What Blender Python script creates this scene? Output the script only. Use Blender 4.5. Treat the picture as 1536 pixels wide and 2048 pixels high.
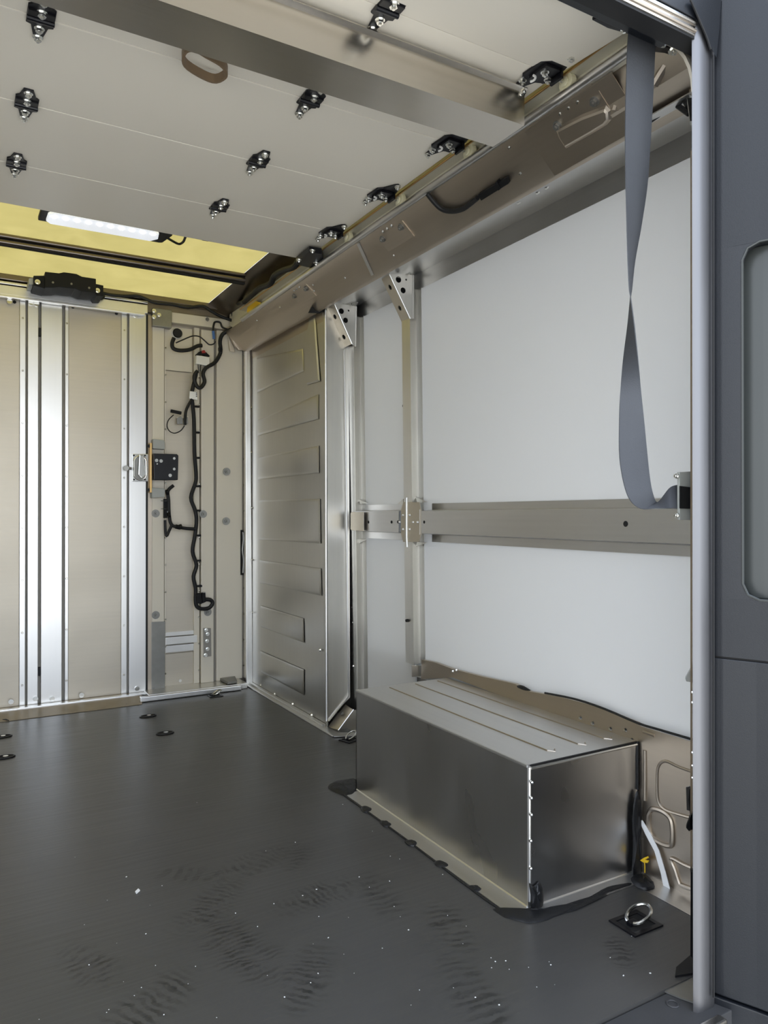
import bpy, bmesh, math, random
from mathutils import Vector, Matrix
random.seed(7)
S = bpy.context.scene
for o in list(bpy.data.objects): bpy.data.objects.remove(o)
COL = S.collection
R = math.radians

# ------------------------------------------------------------------ camera, sky, sun, exposure
cd = bpy.data.cameras.new('camera'); cam = bpy.data.objects.new('camera', cd); COL.objects.link(cam)
cam.location = (0, 0, 0.95)
cam.rotation_euler = (R(90.187), 0, R(-30.026))
cd.sensor_fit = 'HORIZONTAL'; cd.sensor_width = 36; cd.lens = 1476.5/1536*36
cd.clip_start = 0.02; cd.clip_end = 300
S.camera = cam

W = bpy.data.worlds.new('sky'); S.world = W; W.use_nodes = True
wn = W.node_tree.nodes; wl = W.node_tree.links
bg = wn['Background']
wtc = wn.new('ShaderNodeTexCoord'); wsep = wn.new('ShaderNodeSeparateXYZ'); wr = wn.new('ShaderNodeValToRGB')
wl.new(wtc.outputs['Generated'], wsep.inputs[0]); wl.new(wsep.outputs['Z'], wr.inputs[0])
wr.color_ramp.elements[0].position = 0.0; wr.color_ramp.elements[0].color = (0.86, 0.93, 1.02, 1)
wr.color_ramp.elements[1].position = 0.75; wr.color_ramp.elements[1].color = (0.55, 0.71, 1.0, 1)
wcl = wn.new('ShaderNodeTexNoise'); wcl.inputs['Scale'].default_value = 2.2; wcl.inputs['Detail'].default_value = 5
wl.new(wtc.outputs['Generated'], wcl.inputs['Vector'])
wcr = wn.new('ShaderNodeValToRGB'); wcr.color_ramp.elements[0].position = 0.45; wcr.color_ramp.elements[1].position = 0.68
wl.new(wcl.outputs['Fac'], wcr.inputs[0])
wmx = wn.new('ShaderNodeMixRGB'); wl.new(wcr.outputs['Color'], wmx.inputs['Fac'])
wl.new(wr.outputs['Color'], wmx.inputs['Color1']); wmx.inputs['Color2'].default_value = (1.12, 1.13, 1.14, 1)
wl.new(wmx.outputs['Color'], bg.inputs['Color'])
bg.inputs['Strength'].default_value = 2.4

sd = bpy.data.lights.new('sun', 'SUN'); sun = bpy.data.objects.new('sun', sd); COL.objects.link(sun)
sd.energy = 5.0; sd.angle = R(1.0); sd.color = (1.0, 0.94, 0.84)
sun.rotation_euler = (R(-24), R(-20), 0)      # high sun ahead and to the left, so the open rear stays in shade

S.view_settings.view_transform = 'Standard'; S.view_settings.look = 'None'
S.view_settings.gamma = 1.0; S.view_settings.use_curve_mapping = False
S.view_settings.exposure = 0.42

# ------------------------------------------------------------------ materials
def lin(c):
    return tuple(((v/255)/12.92 if v/255 <= .04045 else ((v/255+.055)/1.055)**2.4) for v in c) + (1,)

def newmat(name):
    m = bpy.data.materials.new(name); m.use_nodes = True
    n = m.node_tree.nodes; return m, n, m.node_tree.links, n['Principled BSDF']

def plain(name, rgb, rough=.5, metal=0, bump=0, bscale=200, var=.08, vscale=6, spec=None):
    m, n, l, b = newmat(name)
    tc = n.new('ShaderNodeTexCoord'); t = n.new('ShaderNodeTexNoise'); t.inputs['Scale'].default_value = vscale; t.inputs['Detail'].default_value = 4
    l.new(tc.outputs['Object'], t.inputs['Vector'])
    mx = n.new('ShaderNodeMixRGB'); c = lin(rgb)
    mx.inputs['Color1'].default_value = tuple(v*(1-var) for v in c[:3])+(1,)
    mx.inputs['Color2'].default_value = tuple(min(1, v*(1+var)) for v in c[:3])+(1,)
    l.new(t.outputs['Fac'], mx.inputs['Fac']); l.new(mx.outputs['Color'], b.inputs['Base Color'])
    b.inputs['Roughness'].default_value = rough; b.inputs['Metallic'].default_value = metal
    if spec is not None: b.inputs['Specular IOR Level'].default_value = spec
    if bump:
        t2 = n.new('ShaderNodeTexNoise'); t2.inputs['Scale'].default_value = bscale; l.new(tc.outputs['Object'], t2.inputs['Vector'])
        bp = n.new('ShaderNodeBump'); bp.inputs['Strength'].default_value = bump; bp.inputs['Distance'].default_value = .002
        l.new(t2.outputs['Fac'], bp.inputs['Height']); l.new(bp.outputs['Normal'], b.inputs['Normal'])
    return m

def brushed(name, rgb, rough=.3, axis='Z', var=.12, wave=.25, grain=.12, aniso=0.0, rvar=.08):
    """rolled / brushed sheet metal: fine grain along one axis, slow waviness of the sheet"""
    m, n, l, b = newmat(name)
    tc = n.new('ShaderNodeTexCoord')
    mp = n.new('ShaderNodeMapping'); s = {'X': (2, 90, 90), 'Y': (90, 2, 90), 'Z': (90, 90, 2)}[axis]
    mp.inputs['Scale'].default_value = s
    l.new(tc.outputs['Object'], mp.inputs['Vector'])
    g = n.new('ShaderNodeTexNoise'); g.inputs['Scale'].default_value = 1; g.inputs['Detail'].default_value = 3
    l.new(mp.outputs['Vector'], g.inputs['Vector'])
    sm = n.new('ShaderNodeTexNoise'); sm.inputs['Scale'].default_value = 3.5; sm.inputs['Detail'].default_value = 5
    l.new(tc.outputs['Object'], sm.inputs['Vector'])
    c = lin(rgb)
    mx = n.new('ShaderNodeMixRGB')
    mx.inputs['Color1'].default_value = tuple(v*(1-var) for v in c[:3])+(1,)
    mx.inputs['Color2'].default_value = tuple(min(1, v*(1+var)) for v in c[:3])+(1,)
    ad = n.new('ShaderNodeMath'); ad.operation = 'ADD'; ad.use_clamp = True
    h1 = n.new('ShaderNodeMath'); h1.operation = 'MULTIPLY'; h1.inputs[1].default_value = .5
    h2 = n.new('ShaderNodeMath'); h2.operation = 'MULTIPLY'; h2.inputs[1].default_value = .5
    l.new(g.outputs['Fac'], h1.inputs[0]); l.new(sm.outputs['Fac'], h2.inputs[0])
    l.new(h1.outputs[0], ad.inputs[0]); l.new(h2.outputs[0], ad.inputs[1])
    l.new(ad.outputs[0], mx.inputs['Fac']); l.new(mx.outputs['Color'], b.inputs['Base Color'])
    b.inputs['Metallic'].default_value = 1
    mr = n.new('ShaderNodeMapRange'); mr.inputs['To Min'].default_value = rough-rvar; mr.inputs['To Max'].default_value = rough+rvar
    l.new(ad.outputs[0], mr.inputs['Value']); l.new(mr.outputs['Result'], b.inputs['Roughness'])
    wv = n.new('ShaderNodeTexNoise'); wv.inputs['Scale'].default_value = 2.6; wv.inputs['Detail'].default_value = 1
    l.new(tc.outputs['Object'], wv.inputs['Vector'])
    b1 = n.new('ShaderNodeBump'); b1.inputs['Strength'].default_value = wave; b1.inputs['Distance'].default_value = .03
    l.new(wv.outputs['Fac'], b1.inputs['Height'])
    b2 = n.new('ShaderNodeBump'); b2.inputs['Strength'].default_value = grain; b2.inputs['Distance'].default_value = .0006
    l.new(g.outputs['Fac'], b2.inputs['Height']); l.new(b1.outputs['Normal'], b2.inputs['Normal'])
    l.new(b2.outputs['Normal'], b.inputs['Normal'])
    return m

M = {}
M['alu_v'] = brushed('aluminium_vertical_grain', (218, 216, 210), .34, 'Z')
M['alu_door'] = brushed('extruded_aluminium', (232, 231, 228), .36, 'Z', wave=.06, var=.06)
M['alu_plate'] = brushed('rolled_aluminium_plate', (203, 195, 180), .52, 'X', wave=.3, grain=.06)
M['alu_panel'] = brushed('pressed_aluminium', (196, 194, 188), .33, 'Z', wave=.35)
M['alu_y'] = brushed('aluminium_lengthwise_grain', (206, 205, 203), .34, 'Y', wave=.15)
M['alu_dull'] = brushed('dull_aluminium', (188, 177, 162), .40, 'Y', wave=.25)
M['alu_beam'] = brushed('beam_aluminium', (206, 200, 190), .24, 'X', wave=.15)
M['alu_box'] = brushed('wheel_box_aluminium', (196, 196, 196), .30, 'Z', wave=.12, grain=0, var=.04)
_m = M['alu_box']; _n = _m.node_tree.nodes; _l = _m.node_tree.links
_tc = _n.new('ShaderNodeTexCoord'); _mp = _n.new('ShaderNodeMapping'); _mp.inputs['Scale'].default_value = (2, 4.5, 1.6); _mp.inputs['Rotation'].default_value = (.35, 0, 0); _l.new(_tc.outputs['Object'], _mp.inputs['Vector'])
_s = _n.new('ShaderNodeTexNoise'); _s.inputs['Scale'].default_value = 1.6; _s.inputs['Detail'].default_value = 2; _s.inputs['Distortion'].default_value = .4; _l.new(_mp.outputs['Vector'], _s.inputs['Vector'])
_r = _n.new('ShaderNodeMapRange'); _r.inputs['From Min'].default_value = .15; _r.inputs['From Max'].default_value = .9; _r.inputs['To Min'].default_value = .2; _r.inputs['To Max'].default_value = .46
_l.new(_s.outputs['Fac'], _r.inputs['Value']); _l.new(_r.outputs['Result'], _n['Principled BSDF'].inputs['Roughness'])
M['alu_boxtop'] = brushed('wheel_box_top_aluminium', (212, 211, 209), .42, 'Y', wave=.2)
M['track'] = brushed('track_aluminium', (226, 222, 206), .5, 'Y', wave=.05)
M['track'].node_tree.nodes['Principled BSDF'].inputs['Metallic'].default_value = .55
M['steel_grey'] = plain('painted_grey_steel', (150, 146, 138), .55, .2, var=.1)
M['galv'] = plain('galvanised_steel', (142, 141, 136), .42, .8, bump=.15, bscale=60, var=.16, vscale=25)
M['zinc'] = plain('dull_zinc', (158, 160, 154), .5, .25, var=.1, vscale=25)
M['jamb'] = brushed('anodised_jamb', (126, 126, 128), .5, 'Z', wave=.05, var=.2)
M['chrome'] = plain('zinc_plated_steel', (225, 225, 220), .2, 1, var=.03)
M['gold'] = plain('yellow_zinc_steel', (214, 178, 120), .35, 1, var=.05)
M['bronze'] = plain('bronze_webbing', (128, 108, 84), .5, .35, var=.08)
M['white_door'] = plain('white_door_panel', (228, 221, 206), .36, 0, var=.012, vscale=2)
M['cream'] = plain('cream_coated_steel', (222, 214, 197), .42, .1, var=.03, vscale=5)
M['black'] = plain('black_plastic', (13, 13, 14), .6, 0, bump=.1, bscale=300, spec=.3)
M['black_metal'] = plain('black_coated_steel', (17, 17, 22), .35, .2)
M['threshold'] = plain('worn_threshold', (58, 58, 59), .65, 0, bump=.2, bscale=80, var=.2, vscale=18)
M['rubber'] = plain('black_rubber', (14, 14, 15), .6)
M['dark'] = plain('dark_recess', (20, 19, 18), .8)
M['sealant'] = plain('black_sealant', (21, 22, 24), .5, 0, bump=.9, bscale=55, var=.3, vscale=30)
M['dark_grey'] = plain('grey_body_cladding', (20, 23, 28), .42, 0, bump=.12, bscale=500, var=.03)
M['pocket'] = plain('grey_lamp_pocket', (56, 59, 57), .3, 0, var=.05)
M['bow'] = brushed('dark_roof_bow', (120, 112, 104), .3, 'X', wave=.02)
M['strap'] = plain('grey_webbing', (66, 68, 72), .75, 0, bump=.3, bscale=420, var=.08, vscale=30)
M['nylon'] = plain('cream_nylon', (214, 208, 176), .4)
M['yellow'] = plain('yellow_tag', (238, 196, 40), .5)
M['blue'] = plain('blue_connector', (70, 110, 170), .5)
M['red'] = plain('red_wire', (150, 40, 36), .5)
M['white_plastic'] = plain('white_plastic', (228, 226, 220), .4)
M['paper'] = plain('white_tape', (240, 240, 238), .5, var=.02)
M['grey_plastic'] = plain('light_grey_plastic', (170, 172, 168), .5)
M['ochre'] = plain('brown_stained_ledge', (150, 136, 112), .45, .3, var=.2, vscale=14)
M['asphalt'] = plain('light_concrete', (196, 193, 186), .8, 0, bump=.3, bscale=40, var=.1)

# translucent glass-fibre roof skin, lit by the sky and sun above it
m, n, l, b = newmat('translucent_yellow_roof'); out = n['Material Output']; n.remove(b)
tc = n.new('ShaderNodeTexCoord'); t = n.new('ShaderNodeTexNoise'); t.inputs['Scale'].default_value = 5; t.inputs['Detail'].default_value = 6; t.inputs['Distortion'].default_value = 1.2
l.new(tc.outputs['Object'], t.inputs['Vector'])
mx = n.new('ShaderNodeMixRGB'); mx.inputs['Color1'].default_value = (.50, .455, .255, 1); mx.inputs['Color2'].default_value = (.63, .575, .35, 1)
l.new(t.outputs['Fac'], mx.inputs['Fac'])
tr = n.new('ShaderNodeBsdfTranslucent'); df = n.new('ShaderNodeBsdfDiffuse'); ms = n.new('ShaderNodeMixShader'); ms.inputs['Fac'].default_value = .35
l.new(mx.outputs['Color'], tr.inputs['Color']); l.new(mx.outputs['Color'], df.inputs['Color'])
l.new(tr.outputs[0], ms.inputs[1]); l.new(df.outputs[0], ms.inputs[2]); l.new(ms.outputs[0], out.inputs['Surface'])
M['roof'] = m

m, n, l, b = newmat('led_glow'); b.inputs['Base Color'].default_value = (.9, .92, .95, 1)
b.inputs['Emission Color'].default_value = (.93, .96, 1, 1); b.inputs['Emission Strength'].default_value = 5; M['led'] = m
# white side panels: thin glass-fibre sheet, a little daylight comes through
m, n, l, b = newmat('white_frp_panel'); out = n['Material Output']; b.inputs['Base Color'].default_value = lin((228, 228, 226)); b.inputs['Roughness'].default_value = .38
tr = n.new('ShaderNodeBsdfTranslucent'); tr.inputs['Color'].default_value = (.86, .86, .85, 1); ms = n.new('ShaderNodeMixShader'); ms.inputs['Fac'].default_value = .17
l.new(b.outputs[0], ms.inputs[1]); l.new(tr.outputs[0], ms.inputs[2]); l.new(ms.outputs[0], out.inputs['Surface'])
M['white_frp'] = m
m, n, l, b = newmat('lamp_lens'); b.inputs['Base Color'].default_value = (.85, .87, .9, 1); b.inputs['Roughness'].default_value = .25
b.inputs['Emission Color'].default_value = (.9, .94, 1, 1); b.inputs['Emission Strength'].default_value = .45; M['lens'] = m

# cargo floor: dark coated deck, fine streaks across, shoe-sole marks near the door
m, n, l, b = newmat('dark_cargo_floor')
tc = n.new('ShaderNodeNewGeometry')
mp = n.new('ShaderNodeMapping'); mp.inputs['Scale'].default_value = (3, 60, 1); l.new(tc.outputs['Position'], mp.inputs['Vector'])
g = n.new('ShaderNodeTexNoise'); g.inputs['Scale'].default_value = 1.2; g.inputs['Detail'].default_value = 5; l.new(mp.outputs['Vector'], g.inputs['Vector'])
sm = n.new('ShaderNodeTexNoise'); sm.inputs['Scale'].default_value = 3; sm.inputs['Detail'].default_value = 6; l.new(tc.outputs['Position'], sm.inputs['Vector'])
c1 = n.new('ShaderNodeMixRGB'); c1.inputs['Color1'].default_value = lin((60, 59, 57)); c1.inputs['Color2'].default_value = lin((78, 77, 75)); l.new(sm.outputs['Fac'], c1.inputs['Fac'])
prints = None
FOOT = [(p[:2], r_, a, c, f) for p, r_, a, c, f in zip([(0.688,1.916,0),(0.817,1.91,0),(0.534,1.769,0),(0.538,1.563,0),(0.785,1.678,0),(0.915,1.603,0),(0.989,1.405,0),(0.631,1.397,0),(0.888,1.176,0),(0.326,1.475,0),(1.246,1.133,0),(0.244,1.66,0),(0.544,1.936,0)],
    (20, 75, 40, 95, 10, 85, 70, 50, 80, 30, 60, 110, 140), (.17,.13,.17,.19,.16,.15,.15,.15,.17,.15,.08,.14,.14), (.07,.06,.075,.085,.07,.06,.06,.06,.06,.07,.04,.06,.05), (1.5,1.2,1.8,2.2,1.6,1.1,1.2,1.5,1.4,1.4,1.0,1.2,.8))]
def foot(px, py, rot, sx, sy, freq):
    """one shoe-sole mark: an elongated mask filled with tread bars"""
    global prints
    a = n.new('ShaderNodeMapping'); a.vector_type = 'TEXTURE'
    a.inputs['Location'].default_value = (px, py, 0); a.inputs['Rotation'].default_value = (0, 0, R(rot)); a.inputs['Scale'].default_value = (sx, sy, 1)
    l.new(dn.outputs[0], a.inputs['Vector'])
    gr = n.new('ShaderNodeTexGradient'); gr.gradient_type = 'SPHERICAL'; l.new(a.outputs[0], gr.inputs['Vector'])
    rr = n.new('ShaderNodeValToRGB'); rr.color_ramp.elements[0].position = .02; rr.color_ramp.elements[1].position = .55; l.new(gr.outputs['Fac'], rr.inputs[0])
    w = n.new('ShaderNodeTexWave'); w.inputs['Scale'].default_value = freq*1.7; w.inputs['Distortion'].default_value = 1.3; w.inputs['Detail'].default_value = 3; w.inputs['Detail Scale'].default_value = 2; w.inputs['Detail Roughness'].default_value = .7
    l.new(a.outputs[0], w.inputs['Vector'])
    wr_ = n.new('ShaderNodeValToRGB'); wr_.color_ramp.elements[0].position = .38; wr_.color_ramp.elements[1].position = .62; l.new(w.outputs['Fac'], wr_.inputs[0])
    mu = n.new('ShaderNodeMath'); mu.operation = 'MULTIPLY'; l.new(rr.outputs['Color'], mu.inputs[0]); l.new(wr_.outputs['Color'], mu.inputs[1])
    if prints is None: prints = mu
    else:
        q = n.new('ShaderNodeMath'); q.operation = 'MAXIMUM'; l.new(prints.outputs[0], q.inputs[0]); l.new(mu.outputs[0], q.inputs[1]); prints = q
# a little positional noise so the marks have ragged outlines
nz = n.new('ShaderNodeTexNoise'); nz.inputs['Scale'].default_value = 14; nz.inputs['Detail'].default_value = 4; l.new(tc.outputs['Position'], nz.inputs['Vector'])
nsub = n.new('ShaderNodeVectorMath'); nsub.operation = 'SUBTRACT'; l.new(nz.outputs['Color'], nsub.inputs[0]); nsub.inputs[1].default_value = (.5, .5, .5)
nsc = n.new('ShaderNodeVectorMath'); nsc.operation = 'SCALE'; nsc.inputs['Scale'].default_value = .06; l.new(nsub.outputs[0], nsc.inputs[0])
dn = n.new('ShaderNodeVectorMath'); dn.operation = 'ADD'; l.new(tc.outputs['Position'], dn.inputs[0]); l.new(nsc.outputs[0], dn.inputs[1])
for (fx, fy), rot, sx, sy, fr in FOOT: foot(fx, fy, rot, sx, sy, fr)
c2 = n.new('ShaderNodeMixRGB'); c2.inputs['Color2'].default_value = lin((30, 31, 31)); l.new(c1.outputs['Color'], c2.inputs['Color1'])
pt = n.new('ShaderNodeTexNoise'); pt.inputs['Scale'].default_value = 22; pt.inputs['Detail'].default_value = 6; pt.inputs['Roughness'].default_value = .7; l.new(tc.outputs['Position'], pt.inputs['Vector'])
pr_ = n.new('ShaderNodeMapRange'); pr_.inputs['From Min'].default_value = .38; pr_.inputs['From Max'].default_value = .62; l.new(pt.outputs['Fac'], pr_.inputs['Value'])
pm = n.new('ShaderNodeMath'); pm.operation = 'MULTIPLY'; l.new(prints.outputs[0], pm.inputs[0]); l.new(pr_.outputs['Result'], pm.inputs[1])
pf = n.new('ShaderNodeMath'); pf.operation = 'MULTIPLY'; pf.inputs[1].default_value = .8; l.new(pm.outputs[0], pf.inputs[0]); l.new(pf.outputs[0], c2.inputs['Fac'])
l.new(c2.outputs['Color'], b.inputs['Base Color'])
mr = n.new('ShaderNodeMapRange'); mr.inputs['To Min'].default_value = .24; mr.inputs['To Max'].default_value = .42; l.new(g.outputs['Fac'], mr.inputs['Value']); l.new(mr.outputs['Result'], b.inputs['Roughness'])
bp = n.new('ShaderNodeBump'); bp.inputs['Strength'].default_value = .35; bp.inputs['Distance'].default_value = .0015; l.new(g.outputs['Fac'], bp.inputs['Height']); l.new(bp.outputs['Normal'], b.inputs['Normal'])
b.inputs['Specular IOR Level'].default_value = .5
M['floor'] = m

# ------------------------------------------------------------------ mesh helpers
class MB:
    def __init__(s): s.v = []; s.f = []
    def add(s, vs, fs):
        o = len(s.v); s.v += [tuple(p) for p in vs]; s.f += [tuple(i+o for i in q) for q in fs]; return s
    def box(s, x0, x1, y0, y1, z0, z1):
        return s.hexa([(x0,y0,z0),(x1,y0,z0),(x1,y1,z0),(x0,y1,z0),(x0,y0,z1),(x1,y0,z1),(x1,y1,z1),(x0,y1,z1)])
    def hexa(s, p): return s.add(p, [(3,2,1,0),(4,5,6,7),(0,1,5,4),(1,2,6,5),(2,3,7,6),(3,0,4,7)])
    def obox(s, c, ux, uy, uz):
        c, ux, uy, uz = map(Vector, (c, ux, uy, uz))
        return s.hexa([c-ux-uy-uz, c+ux-uy-uz, c+ux+uy-uz, c-ux+uy-uz, c-ux-uy+uz, c+ux-uy+uz, c+ux+uy+uz, c-ux+uy+uz])
    def prism(s, poly, d):
        """polygon of 3-D points pushed along vector d"""
        d = Vector(d); n = len(poly); p = [Vector(q) for q in poly]; vs = p+[q+d for q in p]
        return s.add(vs, [tuple(range(n-1, -1, -1)), tuple(range(n, 2*n))]+[(i, (i+1) % n, n+(i+1) % n, n+i) for i in range(n)])
    def sheet(s, pts, a, b, axis='Y', t=.002, side=1):
        """open profile (2-D pairs) extruded a..b along an axis, given thickness t"""
        def P(u, v, w): return {'X': (w, u, v), 'Y': (u, w, v), 'Z': (u, v, w)}[axis]
        n = len(pts); off = []
        for i in range(n):
            d = Vector((0, 0))
            if i > 0: e = Vector(pts[i])-Vector(pts[i-1]); d += Vector((-e.y, e.x)).normalized()
            if i < n-1: e = Vector(pts[i+1])-Vector(pts[i]); d += Vector((-e.y, e.x)).normalized()
            d.normalize(); off.append(Vector(pts[i])+d*t*side)
        ring = [Vector(p) for p in pts]+off[::-1]
        return s._ring(ring, P, a, b)
    def _ring(s, ring, P, a, b):
        n = len(ring); vs = [P(q.x, q.y, a) for q in ring]+[P(q.x, q.y, b) for q in ring]
        h = n//2
        caps = [(i, i+1, n-2-i, n-1-i) for i in range(h-1)]
        return s.add(vs, caps+[tuple(n+k for k in q[::-1]) for q in caps]+[(i, (i+1) % n, n+(i+1) % n, n+i) for i in range(n)])
    def tube(s, path, r, n=10, closed=False, smooth=0):
        path = [Vector(p) for p in path]
        if smooth: path = spline(path, smooth, closed)
        m_ = len(path); rings = []; prev = None
        for i, p in enumerate(path):
            a = path[(i-1) % m_] if (i > 0 or closed) else p; c = path[(i+1) % m_] if (i < m_-1 or closed) else p
            t = (c-a).normalized()
            if prev is None:
                u = t.orthogonal().normalized()
            else:
                u = (prev-t*prev.dot(t)); u = u.normalized() if u.length > 1e-6 else t.orthogonal().normalized()
            prev = u; w = t.cross(u)
            rr = r(i/(m_-1)) if callable(r) else r
            rings.append([p+(u*math.cos(2*math.pi*k/n)+w*math.sin(2*math.pi*k/n))*rr for k in range(n)])
        vs = [q for g_ in rings for q in g_]; fs = []
        for i in range(m_ if closed else m_-1):
            j = (i+1) % m_
            fs += [(i*n+k, i*n+(k+1) % n, j*n+(k+1) % n, j*n+k) for k in range(n)]
        if not closed: fs += [tuple(range(n-1, -1, -1)), tuple((m_-1)*n+k for k in range(n))]
        return s.add(vs, fs)
    def cyl(s, p0, p1, r, n=12, r2=None):
        p0, p1 = Vector(p0), Vector(p1); t = (p1-p0).normalized(); u = t.orthogonal().normalized(); w = t.cross(u); r2 = r if r2 is None else r2
        vs = [p0+(u*math.cos(2*math.pi*k/n)+w*math.sin(2*math.pi*k/n))*r for k in range(n)]+[p1+(u*math.cos(2*math.pi*k/n)+w*math.sin(2*math.pi*k/n))*r2 for k in range(n)]
        return s.add(vs, [tuple(range(n-1, -1, -1)), tuple(range(n, 2*n))]+[(k, (k+1) % n, n+(k+1) % n, n+k) for k in range(n)])
    def bolt(s, p, d, r, h, n=6):
        """washer, hex head and shank end"""
        p, d = Vector(p), Vector(d).normalized()
        s.cyl(p, p+d*h*.25, r*1.35, 12); s.cyl(p+d*h*.25, p+d*h, r, n); s.cyl(p+d*h, p+d*h*1.5, r*.55, 8, r*.4); return s
    def rivet(s, p, d, r, h=None):
        p, d = Vector(p), Vector(d).normalized(); h = h or r*.6
        return s.cyl(p-d*.001, p+d*h, r, 8, r*.55)
    def emboss(s, poly, nrm, h, slope):
        """raised panel: base polygon, top polygon pulled in and lifted along nrm"""
        nrm = Vector(nrm).normalized(); p = [Vector(q) for q in poly]; c = sum(p, Vector())/len(p); n = len(p)
        top = []
        for i, q in enumerate(p):
            e1 = (p[i]-p[i-1]).normalized(); e2 = (p[(i+1) % n]-p[i]).normalized()
            a1 = nrm.cross(e1); a2 = nrm.cross(e2)
            if a1.dot(c-q) < 0: a1 = -a1
            if a2.dot(c-q) < 0: a2 = -a2
            a = a1+a2; a = a/max(.3, a.dot(a1)) if a.length > 1e-6 else a1
            top.append(q+a*slope+nrm*h)
        mid = [p[i]*.5+top[i]*.5+nrm*h*.18 for i in range(n)]
        vs = p+mid+top
        fs = [tuple(range(2*n, 3*n))]+[(i, (i+1) % n, n+(i+1) % n, n+i) for i in range(n)]+[(n+i, n+(i+1) % n, 2*n+(i+1) % n, 2*n+i) for i in range(n)]
        return s.add(vs, fs)
    def ribbon(s, L, Rr, t=.0015):
        L = [Vector(p) for p in L]; Rr = [Vector(p) for p in Rr]; n = len(L); vs = []
        for i in range(n):
            a = L[max(0, i-1)]+Rr[max(0, i-1)]; c = L[min(n-1, i+1)]+Rr[min(n-1, i+1)]
            nn = (c-a).cross(Rr[i]-L[i]); nn = nn.normalized()*t if nn.length > 1e-9 else Vector((0, t, 0))
            vs += [L[i]-nn, Rr[i]-nn, Rr[i]+nn, L[i]+nn]
        fs = [(3, 2, 1, 0), tuple(4*(n-1)+k for k in range(4))]
        for i in range(n-1):
            fs += [(4*i+k, 4*i+(k+1) % 4, 4*i+4+(k+1) % 4, 4*i+4+k) for k in range(4)]
        return s.add(vs, fs)

def spline(p, k, closed=False):
    out = []; n = len(p)
    for i in range(n if closed else n-1):
        a, b_, c, d = (p[(i-1) % n] if closed or i > 0 else p[0]), p[i], p[(i+1) % n], (p[(i+2) % n] if closed or i < n-2 else p[-1])
        for j in range(k):
            t_ = j/k; t2 = t_*t_; t3 = t2*t_
            out.append(.5*((2*b_)+(c-a)*t_+(2*a-5*b_+4*c-d)*t2+(3*b_-a-3*c+d)*t3))
    if not closed: out.append(p[-1])
    return out

def org(o):
    v = Vector()
    while o: v += o.location; o = o.parent
    return v

def obj(name, mb, mat, parent=None, bevel=0, smooth=True, ang=35, kind=None, label=None, cat=None, group=None, seg=2, recalc=True):
    me = bpy.data.meshes.new(name); bm = bmesh.new()
    vs = [bm.verts.new(p) for p in mb.v]
    for f in mb.f:
        try: bm.faces.new([vs[i] for i in f])
        except ValueError: pass
    if recalc: bmesh.ops.recalc_face_normals(bm, faces=bm.faces)
    if bevel:
        ed = [e for e in bm.edges if len(e.link_faces) == 2 and e.calc_face_angle(0) > .5]
        bmesh.ops.bevel(bm, geom=ed, offset=bevel, segments=seg, profile=.6, affect='EDGES', clamp_overlap=True)
    xs = [v.co for v in bm.verts]
    c = Vector(((min(p.x for p in xs)+max(p.x for p in xs))/2, (min(p.y for p in xs)+max(p.y for p in xs))/2, min(p.z for p in xs)))
    for v in bm.verts: v.co -= c
    bm.to_mesh(me); bm.free()
    me.materials.append(M[mat] if isinstance(mat, str) else mat)
    if smooth and not bevel:
        me.shade_smooth(); me.set_sharp_from_angle(angle=R(ang))
    o = bpy.data.objects.new(name, me); COL.objects.link(o)
    if parent: o.parent = parent; o.location = c-org(parent)
    else: o.location = c
    if kind: o['kind'] = kind
    if label: o['label'] = label
    if cat: o['category'] = cat
    if group: o['group'] = group
    return o

def thing(name, label, cat, loc, group=None, kind=None):
    o = bpy.data.objects.new(name, None); COL.objects.link(o); o.location = loc; o.empty_display_size = .05
    if label: o['label'] = label
    if cat: o['category'] = cat
    if group: o['group'] = group
    if kind: o['kind'] = kind
    return o

def copytree(o, loc, label=None, parent=None):
    c = o.copy(); COL.objects.link(c); c.location = loc; c.parent = parent
    if label: c['label'] = label
    for ch in o.children: copytree(ch, ch.location.copy(), None, c)
    return c

def plate(outline, holes, t, mtx):
    """flat plate with real round holes; outline in 2-D, holes = (x, y, r)"""
    cu = bpy.data.curves.new('plate', 'CURVE'); cu.dimensions = '2D'; cu.fill_mode = 'BOTH'; cu.extrude = t/2
    def sp(pts):
        s = cu.splines.new('POLY'); s.points.add(len(pts)-1); s.use_cyclic_u = True
        for k, p in enumerate(pts): s.points[k].co = (p[0], p[1], 0, 1)
    sp(outline)
    for x, y, r in holes: sp([(x+r*math.cos(2*math.pi*k/16), y+r*math.sin(2*math.pi*k/16)) for k in range(16)])
    o = bpy.data.objects.new('plate', cu); COL.objects.link(o)
    me = bpy.data.meshes.new_from_object(o.evaluated_get(bpy.context.evaluated_depsgraph_get()))
    mb = MB(); mb.v = [tuple(mtx @ v.co) for v in me.vertices]; mb.f = [tuple(p.vertices) for p in me.polygons]
    bpy.data.objects.remove(o); bpy.data.curves.remove(cu); bpy.data.meshes.remove(me)
    return mb

def frame(o, u, v):
    """matrix taking plate 2-D (along u and v) to the world at o"""
    u = Vector(u).normalized(); v = Vector(v); v = (v-u*v.dot(u)).normalized(); w = u.cross(v)
    m_ = Matrix((u, v, w)).transposed().to_4x4(); m_.translation = Vector(o); return m_

def rrect(c, u, v, hu, hv, r, n=4):
    """rounded rectangle in the plane of u, v"""
    c, u, v = Vector(c), Vector(u).normalized(), Vector(v).normalized(); out = []
    for su, sv, a0 in ((1, 1, 0), (-1, 1, 90), (-1, -1, 180), (1, -1, 270)):
        for k in range(n+1):
            a = R(a0+90*k/n); out.append(c+u*(su*(hu-r)+r*math.cos(a))+v*(sv*(hv-r)+r*math.sin(a)))
    return out

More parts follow.
